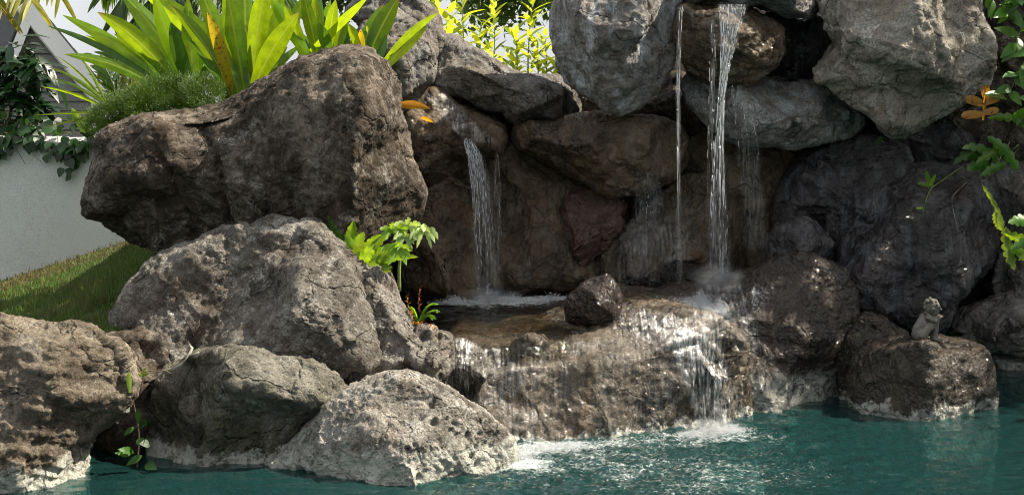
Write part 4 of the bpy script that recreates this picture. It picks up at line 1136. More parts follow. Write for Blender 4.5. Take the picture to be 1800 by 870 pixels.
# soft spray hanging over the places where water lands
def mist(label, c, r, dens):
    m, nt = new_mat('spray'); b = NB(nt)
    tc = b.n('ShaderNodeTexCoord')
    ln = b.n('ShaderNodeVectorMath', operation='LENGTH'); b.l(tc.outputs['Object'], ln.inputs[0])
    f = b.rng(ln.outputs['Value'], 0.95, 0.1)
    n_ = b.rng(b.noise(tc.outputs['Object'], 2.6, 4, 0.65, 0.5), 0.38, 0.68)
    dn = b.math('MULTIPLY', b.math('MULTIPLY', b.math('POWER', f, 1.6), n_), dens)
    pv = b.n('ShaderNodeVolumePrincipled'); pv.inputs['Color'].default_value = (0.95, 0.97, 1.0, 1); b.l(dn, pv.inputs['Density']); pv.inputs['Anisotropy'].default_value = 0.2
    o_ = b.n('ShaderNodeOutputMaterial'); b.l(pv.outputs[0], o_.inputs['Volume'])
    bm = bmesh.new(); bmesh.ops.create_icosphere(bm, subdivisions=3, radius=1.0)
    me = bpy.data.meshes.new('spray'); bm.to_mesh(me); bm.free(); me.materials.append(m)
    o = bpy.data.objects.new('spray', me); o.location = c; o.scale = r; col.objects.link(o)
    tag(o, label, kind='stuff')
mist('soft spray where the main waterfall strikes the mound', P(1258, 488, 7.84), (0.20, 0.15, 0.11), 14.0)
mist('soft spray where the left waterfall strikes the basin', P(868, 520, 8.24), (0.22, 0.12, 0.07), 16.0)
mist('soft spray where the right cascade strikes the pool', P(1255, 752, 6.95), (0.20, 0.12, 0.07), 16.0)
# ------------------------------------------------------------------ plants
M['strap'] = leaf_mat('glossy strap leaf', (0.075, 0.19, 0.010), (0.44, 0.62, 0.010), 0.58, 0.35, rib=(0.40, 0.48, 0.05), hue=0.4, tipc=(0.30, 0.20, 0.04))
M['strapyel'] = leaf_mat('yellowing strap leaf', (0.30, 0.26, 0.02), (0.75, 0.55, 0.02), 0.55, 0.4, rib=(0.5, 0.42, 0.05), spots=(0.22, 0.06, 0.015), hue=0.2)
M['strapdark'] = leaf_mat('dark strap leaf', (0.035, 0.10, 0.012), (0.15, 0.30, 0.02), 0.4, 0.4, hue=0.3)
M['bush'] = leaf_mat('yellow green bush leaf', (0.15, 0.24, 0.02), (0.66, 0.74, 0.04), 0.6, 0.4, hue=0.3)
M['shrub'] = leaf_mat('dark shrub leaf', (0.010, 0.034, 0.014), (0.025, 0.07, 0.02), 0.3, 0.3, hue=0.35)
M['ivy'] = leaf_mat('ivy leaf', (0.013, 0.042, 0.014), (0.035, 0.09, 0.015), 0.3, 0.4, hue=0.35)
M['fern'] = leaf_mat('bright fern leaf', (0.10, 0.24, 0.02), (0.35, 0.55, 0.02), 0.5, 0.4, hue=0.3, rib=(0.3, 0.4, 0.08))
M['papaya'] = leaf_mat('pale sapling leaf', (0.30, 0.42, 0.16), (0.45, 0.6, 0.12), 0.4, 0.35, hue=0.2)
M['climber'] = leaf_mat('climber leaf', (0.045, 0.14, 0.015), (0.12, 0.30, 0.02), 0.4, 0.35, hue=0.4)
M['lime'] = leaf_mat('lime frond', (0.14, 0.24, 0.02), (0.34, 0.46, 0.03), 0.45, 0.4, hue=0.3)
M['orange'] = leaf_mat('orange dead leaf', (0.55, 0.24, 0.02), (0.8, 0.38, 0.02), 0.45, 0.5, hue=0.15)
M['ochre'] = leaf_mat('ochre dying fern leaf', (0.34, 0.17, 0.03), (0.5, 0.25, 0.03), 0.35, 0.55, spots=(0.16, 0.06, 0.02), hue=0.2)
M['palm'] = leaf_mat('palm leaflet', (0.03, 0.075, 0.015), (0.12, 0.22, 0.02), 0.4, 0.4, hue=0.4, tipc=(0.40, 0.22, 0.04))
M['palmyel'] = leaf_mat('yellowing palm leaflet', (0.16, 0.17, 0.02), (0.45, 0.42, 0.03), 0.5, 0.4, hue=0.4, tipc=(0.45, 0.20, 0.04))
M['red'+'leaf'] = leaf_mat('red succulent leaf', (0.35, 0.07, 0.03), (0.5, 0.12, 0.03), 0.4, 0.4, hue=0.3)
M['tree'] = leaf_mat('tree foliage', (0.04, 0.085, 0.02), (0.13, 0.22, 0.03), 0.4, 0.45, hue=0.4)
M['stem'] = simple_mat('green stem', (0.16, 0.22, 0.05), 0.6, 0.4, 20)
M['twig'] = simple_mat('brown twig', (0.13, 0.09, 0.05), 0.8, 0.4, 30)
M['root'] = simple_mat('pale dry root', (0.32, 0.30, 0.25), 0.8, 0.3, 30)
M['bark'] = simple_mat('tree bark', (0.10, 0.075, 0.055), 0.9, 0.5, 12, 0.8, 30)
M['needle'] = leaf_mat('feathery ground cover', (0.036, 0.085, 0.008), (0.13, 0.23, 0.014), 0.45, 0.5, hue=0.4)
M['grass'] = leaf_mat('lawn grass', (0.06, 0.115, 0.03), (0.09, 0.16, 0.035), 0.35, 0.6, hue=0.6)

def bez(a, c, b, t): return a * ((1 - t) ** 2) + c * (2 * t * (1 - t)) + b * (t * t)
def strap_arrays(a, c, b, w, twist=0.0, n=16, fold=0.25, prof=None, across=(-1, -0.5, 0, 0.5, 1), wave=0.0, seed=0):
    V, F, UV = [], [], []
    ph = seed * 1.7
    for i in range(n + 1):
        t = i / n
        p = bez(a, c, b, t)
        tg = (bez(a, c, b, min(1, t + 0.02)) - bez(a, c, b, max(0, t - 0.02))).normalized()
        view = (p - CAMV).normalized()
        s = tg.cross(view)
        if s.length < 0.05: s = Vector((1, 0, 0))
        s.normalize(); s = Quaternion(tg, twist) @ s
        nn = s.cross(tg).normalized()
        if prof: k = prof(t)
        else: k = (0.45 + 0.55 * min(1, t / 0.45)) * (1 if t < 0.55 else math.cos((t - 0.55) / 0.45 * math.pi / 2) ** 0.75)
        hw = max(w * k / 2, 0.0008)
        for u in across:
            q = p + s * (u * hw) + nn * (abs(u) * hw * fold + wave * hw * math.sin(t * 14 + ph + u * 2) * abs(u))
            V.append(q); UV.append(((u + 1) / 2, t))
    m_ = len(across)
    for i in range(n):
        for k in range(m_ - 1):
            q = i * m_ + k; F.append((q, q + 1, q + m_ + 1, q + m_))
    return V, F, UV
def strap(name, parent, mat, a, b, w, bend=(0, 0, 0), **kw):
    c = (a + b) / 2 + Vector(bend)
    V, F, UV = strap_arrays(a, c, b, w, **kw)
    return mesh_obj(name, V, F, mat, parent, uvs=UV)
def lobed(nl, depth=0.6):
    def f(t):
        env = min(1, t / 0.12) * (1 if t < 0.6 else math.cos((t - 0.6) / 0.4 * math.pi / 2) ** 0.7) * (0.8 + 0.2 * math.sin(math.pi * t))
        return env * (1 - depth + depth * abs(math.sin(math.pi * nl * t)) ** 0.6)
    return f
def px_leaf(parent, mat, b, t, w, d, dt=0.0, bend=(0, 0), name='leaf', **kw):
    A, B = P(b[0], b[1], d), P(t[0], t[1], d + dt)
    return strap(name, parent, mat, A, B, w * d / FPX, (bend[0] * d / FPX, 0, -bend[1] * d / FPX), **kw)
def stem(parent, mat, pts, r0, r1, name='stem', sides=6):
    V, F = [], []
    # smooth the polyline
    q = [pts[0]]
    for i in range(len(pts) - 1):
        for f in (0.33, 0.67, 1.0):
            p0, p1, p2, p3 = pts[max(i - 1, 0)], pts[i], pts[i + 1], pts[min(i + 2, len(pts) - 1)]
            q.append(0.5 * ((2 * p1) + (p2 - p0) * f + (2 * p0 - 5 * p1 + 4 * p2 - p3) * f * f + (3 * p1 - p0 - 3 * p2 + p3) * f ** 3))
    tube(q, [r0 + (r1 - r0) * i / (len(q) - 1) for i in range(len(q))], sides, V, F)
    return mesh_obj(name, V, F, mat, parent)

def unit_leaf(name, prof, n=6, w=1.0, droop=0.15, fold=0.2, across=(-1, 0, 1)):
    """unit leaf along +Y, face up +Z"""
    V, F, UV = [], [], []
    for i in range(n + 1):
        t = i / n
        for u in across:
            hw = w * prof(t) / 2
            V.append((u * hw, t, abs(u) * hw * fold - droop * t * t)); UV.append(((u + 1) / 2, t))
    m_ = len(across)
    for i in range(n):
        for k in range(m_ - 1):
            q = i * m_ + k; F.append((q, q + 1, q + m_ + 1, q + m_))
    return V, F, UV
def shared(name, arr, mat):
    V, F, UV = arr
    me = bpy.data.meshes.new(name); me.from_pydata(V, [], F); me.shade_smooth()
    ul = me.uv_layers.new(name='UVMap')
    for lp in me.loops: ul.data[lp.index].uv = UV[lp.vertex_index]
    me.materials.append(mat); return me
def place(me, pos, direction, up, size, parent, name='leaf', wscale=1.0):
    y = direction.normalized(); x = y.cross(up)
    if x.length < 1e-3: x = y.cross(Vector((1, 0.1, 0)))
    x.normalize(); z = x.cross(y)
    mt = Matrix((x * size * wscale, y * size, z * size)).transposed().to_4x4(); mt.translation = pos
    o = bpy.data.objects.new(name, me); o.matrix_basis = mt
    return link(o, parent)
lance = lambda t: max(0.02, math.sin(math.pi * min(1, t ** 0.8)) ** 0.9)
U_BUSH = shared('leaf', unit_leaf('l', lance, 6, 0.30), M['bush'])
U_SHRUB = shared('leaf', unit_leaf('l', lance, 6, 0.30, 0.25), M['shrub'])
U_CLIMB = shared('leaf', unit_leaf('l', lance, 6, 0.42, 0.25), M['climber'])
heart = lambda t: max(0.03, (math.sin(math.pi * (t * 0.93 + 0.07)) ** 0.6) * (1.15 - 0.75 * t))
U_IVY = shared('leaf', unit_leaf('l', heart, 6, 0.95, 0.12), M['ivy'])
rv = lambda rg, s=1.0: Vector((rg.gauss(0, s), rg.gauss(0, s), rg.gauss(0, s)))

# --- strap-leaved clumps on the bank behind the huge boulder
def clump(label, base_px, d, leaves, seed, extra=0, spread=120, height=170, bd=0.12):
    rg = random.Random(seed)
    root = empty('strap_leaf_plant', P(base_px[0], base_px[1], d))
    tag(root, label, 'plant', 'strap-leaved plants on the bank')
    for k in range(extra):
        a = rg.uniform(-1.1, 1.1); h = height * rg.uniform(0.6, 1.05)
        t = (base_px[0] + math.sin(a) * spread * rg.uniform(0.6, 1.2), base_px[1] - math.cos(a) * h)
        px_leaf(root, M['strap'] if rg.random() < 0.72 else M['strapdark'], (base_px[0] + a * 14, base_px[1] + 10), t, rg.uniform(13, 27), d + rg.uniform(0.0, 0.35), rg.uniform(-0.05, 0.5), (math.sin(a) * -18, -16), twist=rg.uniform(-0.7, 0.7), seed=k, wave=0.03)
    for k, L in enumerate(leaves):
        b, t, w, bend = L[:4]
        mt = M[L[4]] if len(L) > 4 else M['strap']
        px_leaf(root, mt, b, t, w, d - rg.uniform(0.0, bd), rg.uniform(-0.25, 0.12), bend, twist=rg.uniform(-0.45, 0.45), seed=k + 3, wave=0.03, fold=0.22)
    return root
clump('strap-leaved plant with broad blades leaning left over the feathery ground cover', (318, 175), 8.55,
      [((318,160),(171,22),35,(12,-22)), ((330,150),(212,-12),36,(10,-20)), ((300,150),(110,27),22,(8,-14)), ((290,165),(113,96),20,(10,-26)), ((320,150),(200,60),22,(0,-14)), ((335,160),(270,-10),30,(-8,-10)), ((330,165),(225,95),24,(4,-20),'strapdark'), ((345,165),(330,-5),28,(-6,0)), ((300,168),(150,62),14,(0,-18)), ((310,170),(83,46),12,(0,-30),'strapdark'), ((340,168),(300,40),26,(-6,-8),'strapdark')], 41, extra=18, spread=95, height=140)
clump('largest strap-leaved plant with tall bright blades and one spotted orange blade', (425, 178), 8.50,
      [((424,160),(246,-14),40,(26,-30)), ((430,160),(397,-30),38,(0,0)), ((440,155),(430,-40),34,(-6,0)), ((446,150),(470,-40),36,(-10,0)), ((418,160),(345,-30),32,(6,-8)), ((445,160),(526,22),36,(-16,0)), ((450,158),(560,-30),26,(-16,-6)), ((405,168),(364,22),24,(8,-4),'strapyel'), ((410,165),(300,10),26,(12,-14)), ((432,165),(420,30),30,(3,0)), ((455,160),(500,-20),30,(-10,-4)), ((400,182),(358,138),15,(3,-6),'strapyel'), ((415,175),(330,70),26,(14,-10),'strapdark'), ((436,150),(452,20),30,(-2,0),'strapdark')], 42, extra=26, spread=110, height=190)
clump('strap-leaved plant of upright narrow blades behind the boulder crest', (560, 120), 8.55,
      [((545,92),(648,-6),16,(-4,4)), ((562,100),(553,-6),26,(-3,0)), ((575,100),(590,0),22,(-3,0)), ((535,110),(500,10),24,(6,0)), ((590,100),(612,20),20,(-4,0)), ((560,110),(530,-20),24,(3,0)), ((600,105),(640,60),18,(-4,-4),'strapyel'), ((580,105),(560,40),22,(3,0),'strapdark'), ((545,110),(470,-10),26,(8,0)), ((610,100),(600,20),20,(0,0),'strapdark')], 43, extra=16, spread=70, height=130)
clump('strap-leaved plant with yellow-green blades leaning right over the boulder crest', (655, 120), 8.32,
      [((648,100),(702,-8),34,(-10,6)), ((630,95),(674,8),24,(-5,5)), ((672,112),(772,22),13,(-6,-12)), ((676,122),(751,46),22,(-4,-6)), ((640,100),(612,42),18,(3,0)), ((636,104),(634,52),14,(0,0),'strapyel')], 44, extra=7, spread=50, height=90, bd=0.05)

# --- narrow-leaved plant and a palm seedling left of the boulder top
root = empty('spiky_plant', P(200, 215, 8.75)); tag(root, 'spiky plant with thin toothed leaves reaching left in front of the house', 'plant')
for k, (t, w, bend) in enumerate([((86,119),11,(0,-22)), ((90,138),9,(0,-18)), ((74,153),10,(0,-14)), ((62,203),8,(0,-4)), ((80,225),7,(0,-6)), ((100,100),8,(6,-20)), ((130,85),8,(4,-14))]):
    px_leaf(root, M['strap' if k % 3 else 'lime'], (196, 192 + k * 2), t, w, 8.75 + 0.03 * k, 0.05, bend, prof=lambda t: (0.25 + 0.75 * min(1, t / 0.4)) * (1 - t) ** 0.6 * (0.85 + 0.15 * (int(t * 26) % 2)), n=26, twist=0.3 * math.sin(k * 2.1))
for k, (b, t) in enumerate([((150,235),(125,190)), ((160,232),(128,205))]):
    px_leaf(root, M['lime'], b, t, 14, 8.9, 0, (0, -4), prof=lobed(4, 0.3), n=24)

def frond(parent, mat, a, c, b, ln, nl=26, w=0.03, droop=0.6, seed=0, name='frond', gap=0.0):
    rg = random.Random(seed); V, F, UV = [], [], []
    pts = [bez(a, c, b, i / 20) for i in range(21)]
    tube(pts, [0.009 * (1 - 0.8 * i / 20) + 0.0015 for i in range(21)], 5, V, F, UV)
    for k in range(nl):
        t = 0.12 + 0.88 * k / nl
        if rg.random() < gap: continue
        p = bez(a, c, b, t); tg = (bez(a, c, b, min(1, t + .03)) - bez(a, c, b, t - .03)).normalized()
        sd = tg.cross(Vector((0, 0, 1)));
        if sd.length < 0.1: sd = Vector((1, 0, 0))
        sd.normalize()
        L = ln * (0.55 + 0.45 * math.sin(math.pi * min(1, t * 0.9 + 0.1))) * rg.uniform(0.85, 1.1)
        for s in (-1, 1):
            e = p + sd * s * L * 0.75 + tg * L * 0.55 + Vector((0, 0, -droop * L * rg.uniform(0.7, 1.2)))
            mid = (p + e) / 2 + Vector((0, 0, 0.12 * L))
            v, f, u = strap_arrays(p, mid, e, w, twist=rg.uniform(-0.5, 0.5), n=5, across=(-1, 0, 1), prof=lambda t: max(0.04, math.sin(math.pi * (0.12 + 0.86 * t)) ** 0.7))
            k0 = len(V); V += v; UV += u; F += [tuple(k0 + q for q in ff) for ff in f]
    return mesh_obj(name, V, F, mat, parent, uvs=UV)
root = empty('palm_seedling', P(215, 215, 9.1)); tag(root, 'young palm with pale striped leaflets behind the feathery ground cover', 'palm')
for k, (t, c_) in enumerate([((170,100),(205,140)), ((245,95),(225,150)), ((200,85),(205,150)), ((285,110),(250,150))]):
    frond(root, M['palmyel'] if k % 2 else M['palm'], P(212, 208, 9.1), P(c_[0], c_[1], 9.1), P(t[0], t[1], 9.15 + 0.1 * k), 0.22, 11, 0.026, 0.1, seed=k)

# palm overhead left: trunk beyond the frame, fronds hanging into view
pt = P(-230, 250, 11.5); pc = Vector((pt.x, 11.5, 3.7))
root = empty('palm_tree', Vector((pt.x, 11.5, 0.75))); tag(root, 'tall palm at the left whose drooping fronds hang in at the top left corner', 'palm')
stem(root, M['bark'], [Vector((pt.x - 0.1, 11.5, 0.6)), Vector((pt.x, 11.5, 2.0)), pc], 0.16, 0.11, 'trunk', 10)
def to(px, py, d): return P(px, py, d)
for k, (tip, ctl, ln, mt) in enumerate([(to(62,12,10.6), to(-40,-170,11), 0.36, 'palmyel'), (to(12,25,10.4), to(-120,-150,11), 0.34, 'palmyel'), (to(112,-5,11), to(0,-190,11.2), 0.34, 'palmyel'), (to(-60,40,10.2), to(-190,-120,11), 0.4, 'palm'), (to(-330,40,10.8), to(-300,-160,11), 0.45, 'palm'), (to(-150,-200,13), to(-190,-260,12), 0.45, 'palm')]):
    frond(root, M[mt], pc, ctl, tip, ln, 30, 0.034, 0.8, seed=50 + k)
pt2 = P(330, 250, 13); pc2 = Vector((pt2.x, 13, 3.1))
root = empty('palm_tree', Vector((pt2.x, 13, 0.75))); tag(root, 'dark feathery palm behind the largest strap-leaved plant', 'palm')
stem(root, M['bark'], [Vector((pt2.x, 13, 0.6)), Vector((pt2.x + 0.05, 13, 2.0)), pc2], 0.12, 0.08, 'trunk', 10)
for k, (tip, ctl) in enumerate([(to(195,35,12.6), to(240,-70,12.8)), (to(215,90,12.5), to(255,-20,12.7)), (to(290,80,12.3), to(300,-20,12.6)), (to(400,60,12.6), to(380,-60,12.8)), (to(175,-10,13.2), to(240,-90,13.1)), (to(480,70,12.8), to(420,-70,12.9)), (to(530,10,13.4), to(430,-90,13.2))]):
    frond(root, M['palm'], pc2, ctl, tip, 0.34, 26, 0.036, 0.7, seed=70 + k)

# --- feathery ground cover on the boulder's left shoulder
rg = random.Random(5); V, F, UV = [], [], []
cents = [(185,205,28),(215,190,34),(250,180,38),(285,172,40),(320,165,40),(355,160,36),(380,168,24),(240,205,26),(300,195,28),(195,222,18),(270,160,30),(340,185,26),(165,222,16)]
for cx, cy, r in cents:
    dd = 8.18 + rg.uniform(-0.06, 0.14)
    c = P(cx, cy, dd); R = r * dd / FPX
    for k in range(int(2300 * (r / 36.0) ** 2)):
        v = rv(rg); v.normalize()
        p = c + Vector((v.x * R * 1.1, v.y * R * 0.8, v.z * R * 0.85)) * rg.uniform(0.55, 1.05)
        dr = (v + Vector((0, 0, 0.5)) + rv(rg, 0.5)).normalized(); L = rg.uniform(0.014, 0.036)
        s = dr.orthogonal().normalized() * 0.0024
        k0 = len(V); V += [p - s, p + s, p + dr * L]; UV += [(0, 0), (1, 0), (0.5, 1)]; F.append((k0, k0 + 1, k0 + 2))
    # longer wispy plumes
    for k in range(8):
        a = c + Vector((rg.uniform(-1, 1) * R, rg.uniform(-.5, .5) * R, R * 0.4)); e = a + Vector((rg.uniform(-.06, .06), rg.uniform(-.04, .04), rg.uniform(0.05, 0.14)))
        for q in range(40):
            t = q / 40; p = a.lerp(e, t); dr = (rv(rg) + (e - a).normalized()).normalized(); L = 0.018 * (1 - 0.6 * t)
            s = dr.orthogonal().normalized() * 0.0013
            k0 = len(V); V += [p - s, p + s, p + dr * L]; UV += [(0, 0), (1, 0), (0.5, 1)]; F.append((k0, k0 + 1, k0 + 2))
o = mesh_obj('feathery_ground_cover', V, F, M['needle'], uvs=UV); tag(o, 'fine feathery green ground cover spilling over the boulder shoulder', kind='stuff')

# --- lawn grass
rg = random.Random(6); V, F, UV = [], [], []
gbv = [BVHTree.FromPolygons([Vector(v.co) for v in ground.data.vertices], [tuple(p.vertices) for p in ground.data.polygons])]
cnt = 0
while cnt < 30000:
    d = 6.6 + 3.6 * rg.random() ** 0.9; px = rg.uniform(-40, 400)
    x = (px - CX) * d / FPX
    # stop at the wall foot
    rel = Vector((x, d, 0)) - wa
    if rel.dot(wnrm) > -0.02: continue
    z = float(ground_z(np.array([x]), np.array([d]))[0])
    if z < 0.2 or z > 1.0: continue
    cnt += 1
    dry = rel.dot(wnrm) > -0.25
    h = rg.uniform(0.018, 0.045) * (1.6 if rg.random() < 0.05 else 1) * (0.6 if dry and rg.random() < 0.6 else 1)
    a = rg.uniform(0, 6.28); s = Vector((math.cos(a), math.sin(a), 0)) * rg.uniform(0.0022, 0.004)
    p = Vector((x, d, z - 0.004)); e = p + Vector((rg.gauss(0, .012), rg.gauss(0, .012), h)); mdl = p.lerp(e, 0.55) + Vector((0, 0, h * 0.12))
    k0 = len(V); V += [p - s, p + s, mdl + s * 0.7, mdl - s * 0.7, e]; UV += [(0, 0), (1, 0), (1, .5), (0, .5), (.5, 1)]
    F += [(k0, k0 + 1, k0 + 2, k0 + 3), (k0 + 3, k0 + 2, k0 + 4)]
# longer tufts in the shade under the boulder
for k in range(2600):
    px = rg.uniform(150, 300); d = rg.uniform(7.8, 8.6); x = (px - CX) * d / FPX
    z = float(ground_z(np.array([x]), np.array([d]))[0])
    if z > 1.0: continue
    h = rg.uniform(0.06, 0.14); a = rg.uniform(0, 6.28); s = Vector((math.cos(a), math.sin(a), 0)) * 0.003
    p = Vector((x, d, z - 0.004)); e = p + Vector((rg.gauss(0, .03), rg.gauss(0, .03), h)); mdl = p.lerp(e, 0.55) + Vector((0, 0, h * 0.1))
    k0 = len(V); V += [p - s, p + s, mdl + s * 0.7, mdl - s * 0.7, e]; UV += [(0, 0), (1, 0), (1, .5), (0, .5), (.5, 1)]
    F += [(k0, k0 + 1, k0 + 2, k0 + 3), (k0 + 3, k0 + 2, k0 + 4)]
M['straw'] = leaf_mat('dry straw grass', (0.16, 0.13, 0.06), (0.2, 0.16, 0.07), 0.35, 0.7, hue=0.4)
sel = []
for k in range(len(F) // 2):
    q0 = V[F[2 * k][0]]
    pn = float(pnoise(np.array([[q0.x * 2.2, q0.y * 2.2, 0.3]]))[0])
    sel.append(rg.random() < 0.10 + 0.5 * max(0, pn) + (0.45 if q0.y > 9.5 else 0))
for nm, want, mt, lb in (('lawn_grass', False, 'grass', 'short green lawn grass between the wall and the rocks'), ('dry_grass', True, 'straw', 'dry straw-coloured blades scattered through the lawn')):
    V2, F2, U2 = [], [], []
    for k, f in enumerate(sel):
        if f != want: continue
        k0 = len(V2); V2 += V[5 * k:5 * k + 5]; U2 += UV[5 * k:5 * k + 5]
        F2 += [(k0, k0 + 1, k0 + 2, k0 + 3), (k0 + 3, k0 + 2, k0 + 4)]
    tag(mesh_obj(nm, V2, F2, M[mt], uvs=U2, base=False), lb, kind='stuff')

# --- ivy along the wall top
rg = random.Random(8)
root = empty('ivy', Vector((-3.4, 9.5, 1.2))); tag(root, 'ivy trailing along the top of the white garden wall', 'ivy')
def wall_at(px):
    # front face of the wall on the view ray of column px
    k = (px - CX) / FPX
    t = (wa.x - k * wa.y) / (k * wd.y - wd.x)
    return wa + wd * t
for s_ in range(7):
    p0 = wall_at(-20 + s_ * 30)
    pts = []
    for q in range(7):
        w_ = wall_at(-25 + s_ * 28 + q * 12)
        pts.append(Vector((w_.x, w_.y, 1.545)) - wnrm * (0.03 if q > 3 else -0.05) + Vector((0, 0, 0.03 * math.sin(q * 1.9 + s_) - (0.06 * max(0, q - 3)))))
    stem(root, M['twig'], pts, 0.004, 0.002)
for k in range(190):
    px = rg.uniform(-30, 178)
    w_ = wall_at(px)
    low = 0.06 + 0.26 * max(0, math.sin((px - 60) / 36.0)) ** 2 * (1 if px > 60 else 0.35) + (0.1 if px < 12 else 0)
    h = -abs(rg.gauss(0, 0.5)) * low if rg.random() < 0.7 else rg.uniform(0, 0.13)
    pos = Vector((w_.x, w_.y, 1.545 + h)) - wnrm * (rg.uniform(0.015, 0.06) if h < 0 else rg.uniform(-0.15, 0.05))
    dr = Vector((rg.gauss(0, .5), -0.35 + rg.gauss(0, .3), -0.9 if h < 0 else rg.uniform(-.4, .5)))
    place(U_IVY, pos, dr, -wnrm * 1.0 + rv(rg, 0.35) + Vector((0, 0, 0.4)), rg.uniform(0.05, 0.095), root)

# --- dark shrub at the left edge
rg = random.Random(9)
root = empty('shrub', P(-10, 330, 10.6)); tag(root, 'dark broad-leaved shrub at the left edge in front of the house', 'shrub')
for hx, hy in [(12,100),(40,92),(62,115),(30,130),(70,150),(52,165),(8,165),(32,200),(66,195),(-20,120),(-30,175)]:
    tip = P(hx, hy, 10.4 + rg.uniform(-0.2, 0.25))
    stem(root, M['twig'], [P(0, 300, 10.6), P((hx) * 0.5, (hy + 300) / 2, 10.5), tip], 0.012, 0.005)
    for k in range(24):
        a = rg.uniform(0, 6.28); dr = Vector((math.cos(a), math.sin(a) * 0.9, rg.uniform(-1.0, 0.55)))
        place(U_SHRUB, tip + rv(rg, 0.05), dr, Vector((0, -0.3, 1)), rg.uniform(0.16, 0.26), root)

# --- yellow-green bushes behind the saddle
def bush(label, stems, d, seed, leaf=0.12, per=20):
    rg = random.Random(seed)
    root = empty('bush', P(stems[0][0][0], 230, d)); root.location.z = 1.55; tag(root, label, 'bush', 'yellow-green bushes behind the saddle')
    for a, b_ in stems:
        dd = d + rg.uniform(-0.15, 0.25)
        A, B = P(a[0], a[1], dd), P(b_[0], b_[1], dd + rg.uniform(-0.1, 0.1)); A.z = min(A.z, 1.6)
        C = (A + B) / 2 + rv(rg, 0.02)
        stem(root, M['stem'], [A, C, B], 0.009, 0.003)
        n = int(per * max(0.5, (A - B).length / 0.6))
        for k in range(n):
            t = 0.35 + 0.65 * (k + rg.random()) / n
            p = A.lerp(B, t); an = k * 2.4 + rg.uniform(-.4, .4)
            up = 0.35 + 0.9 * t
            place(U_BUSH, p, Vector((math.cos(an), math.sin(an), up * rg.uniform(0.4, 1.2))), Vector((0, 0, 1)) + rv(rg, 0.2), leaf * rg.uniform(0.7, 1.2) * (0.7 + 0.4 * t), root)
    return root
bush('yellow-green bush with the tall central stem right of the gap', [((930,150),(938,-25)), ((905,150),(908,55)), ((955,150),(958,62)), ((975,150),(978,82)), ((918,150),(900,90)), ((945,150),(945,75))], 10.2, 31, leaf=0.14, per=21)
bush('yellow-green bush leaning over the left end of the saddle', [((800,150),(788,15)), ((835,150),(846,40)), ((815,150),(812,-10)), ((780,130),(768,-20))], 10.0, 32, leaf=0.15, per=18)
bush('small yellowing bush low in the middle of the gap', [((862,150),(868,90)), ((885,150),(885,110))], 9.8, 33, leaf=0.11, per=16)
bush('pale bush far behind the gap at the top', [((862,150),(868,-5)), ((770,150),(758,0)), ((740,150),(735,-10))], 12.5, 34, leaf=0.16, per=18)

# --- background and overhanging trees
def tree(name, label, base, top, crown_c, crown_r, nleaf, lsize, seed, mat='tree', tr=0.16, group=None, limbs=6):
    rg = random.Random(seed)
    root = empty(name, base); tag(root, label, 'tree', group)
    stem(root, M['bark'], [base, base.lerp(top, 0.5) + rv(rg, 0.1), top], tr, tr * 0.6, 'trunk', 10)
    cl = []
    for k in range(limbs):
        c = crown_c + Vector((rg.uniform(-1, 1) * crown_r.x, rg.uniform(-1, 1) * crown_r.y, rg.uniform(-0.8, 0.9) * crown_r.z)) * 0.75
        stem(root, M['bark'], [top, top.lerp(c, 0.5) + rv(rg, 0.15), c], tr * 0.45, 0.02, 'limb', 6)
        cl.append(c)
    V, F, UV = [], [], []
    nc = limbs * 7
    clumps = []
    for k in range(nc):
        v = rv(rg); v.normalize(); r = rg.uniform(0.35, 1.0)
        clumps.append((crown_c + Vector((v.x * crown_r.x, v.y * crown_r.y, v.z * crown_r.z)) * r, rg.uniform(0.16, 0.34) * max(crown_r)))
    for k in range(nleaf):
        c, r = rg.choice(clumps)
        p = c + rv(rg, r * 0.5)
        dr = rv(rg).normalized() + Vector((0, 0, -0.3)); dr.normalize()
        s = dr.orthogonal().normalized(); s = Quaternion(dr, rg.uniform(0, 6.28)) @ s
        L = lsize * rg.uniform(0.6, 1.3); w = L * 0.28
        k0 = len(V); V += [p, p + dr * L * 0.45 + s * w, p + dr * L, p + dr * L * 0.45 - s * w]; UV += [(0.5, 0), (1, .5), (.5, 1), (0, .5)]
        F.append((k0, k0 + 1, k0 + 2, k0 + 3))
    mesh_obj('crown', V, F, M[mat], root, uvs=UV, smooth=False)
    return root
tree('tree', 'green tree far behind the gap, its crown dipping in at the top', P(1010, 240, 20), P(1005, 0, 20), P(890, -60, 20), Vector((1.3, 1.0, 0.85)), 5200, 0.13, 61, group='trees in the background')
tree('tree', 'dark tree behind the steep slab at the top', P(640, 240, 19), P(640, 20, 19), P(650, -70, 19), Vector((1.3, 1.0, 0.95)), 4200, 0.13, 62, group='trees in the background')
tree('tree', 'leafy shade tree standing behind the rocks beyond the right edge', Vector((7.0, 10.2, 0.75)), Vector((6.6, 10.0, 3.2)), Vector((6.9, 9.5, 5.1)), Vector((2.3, 2.0, 1.2)), 8000, 0.17, 63, tr=0.22, limbs=9)
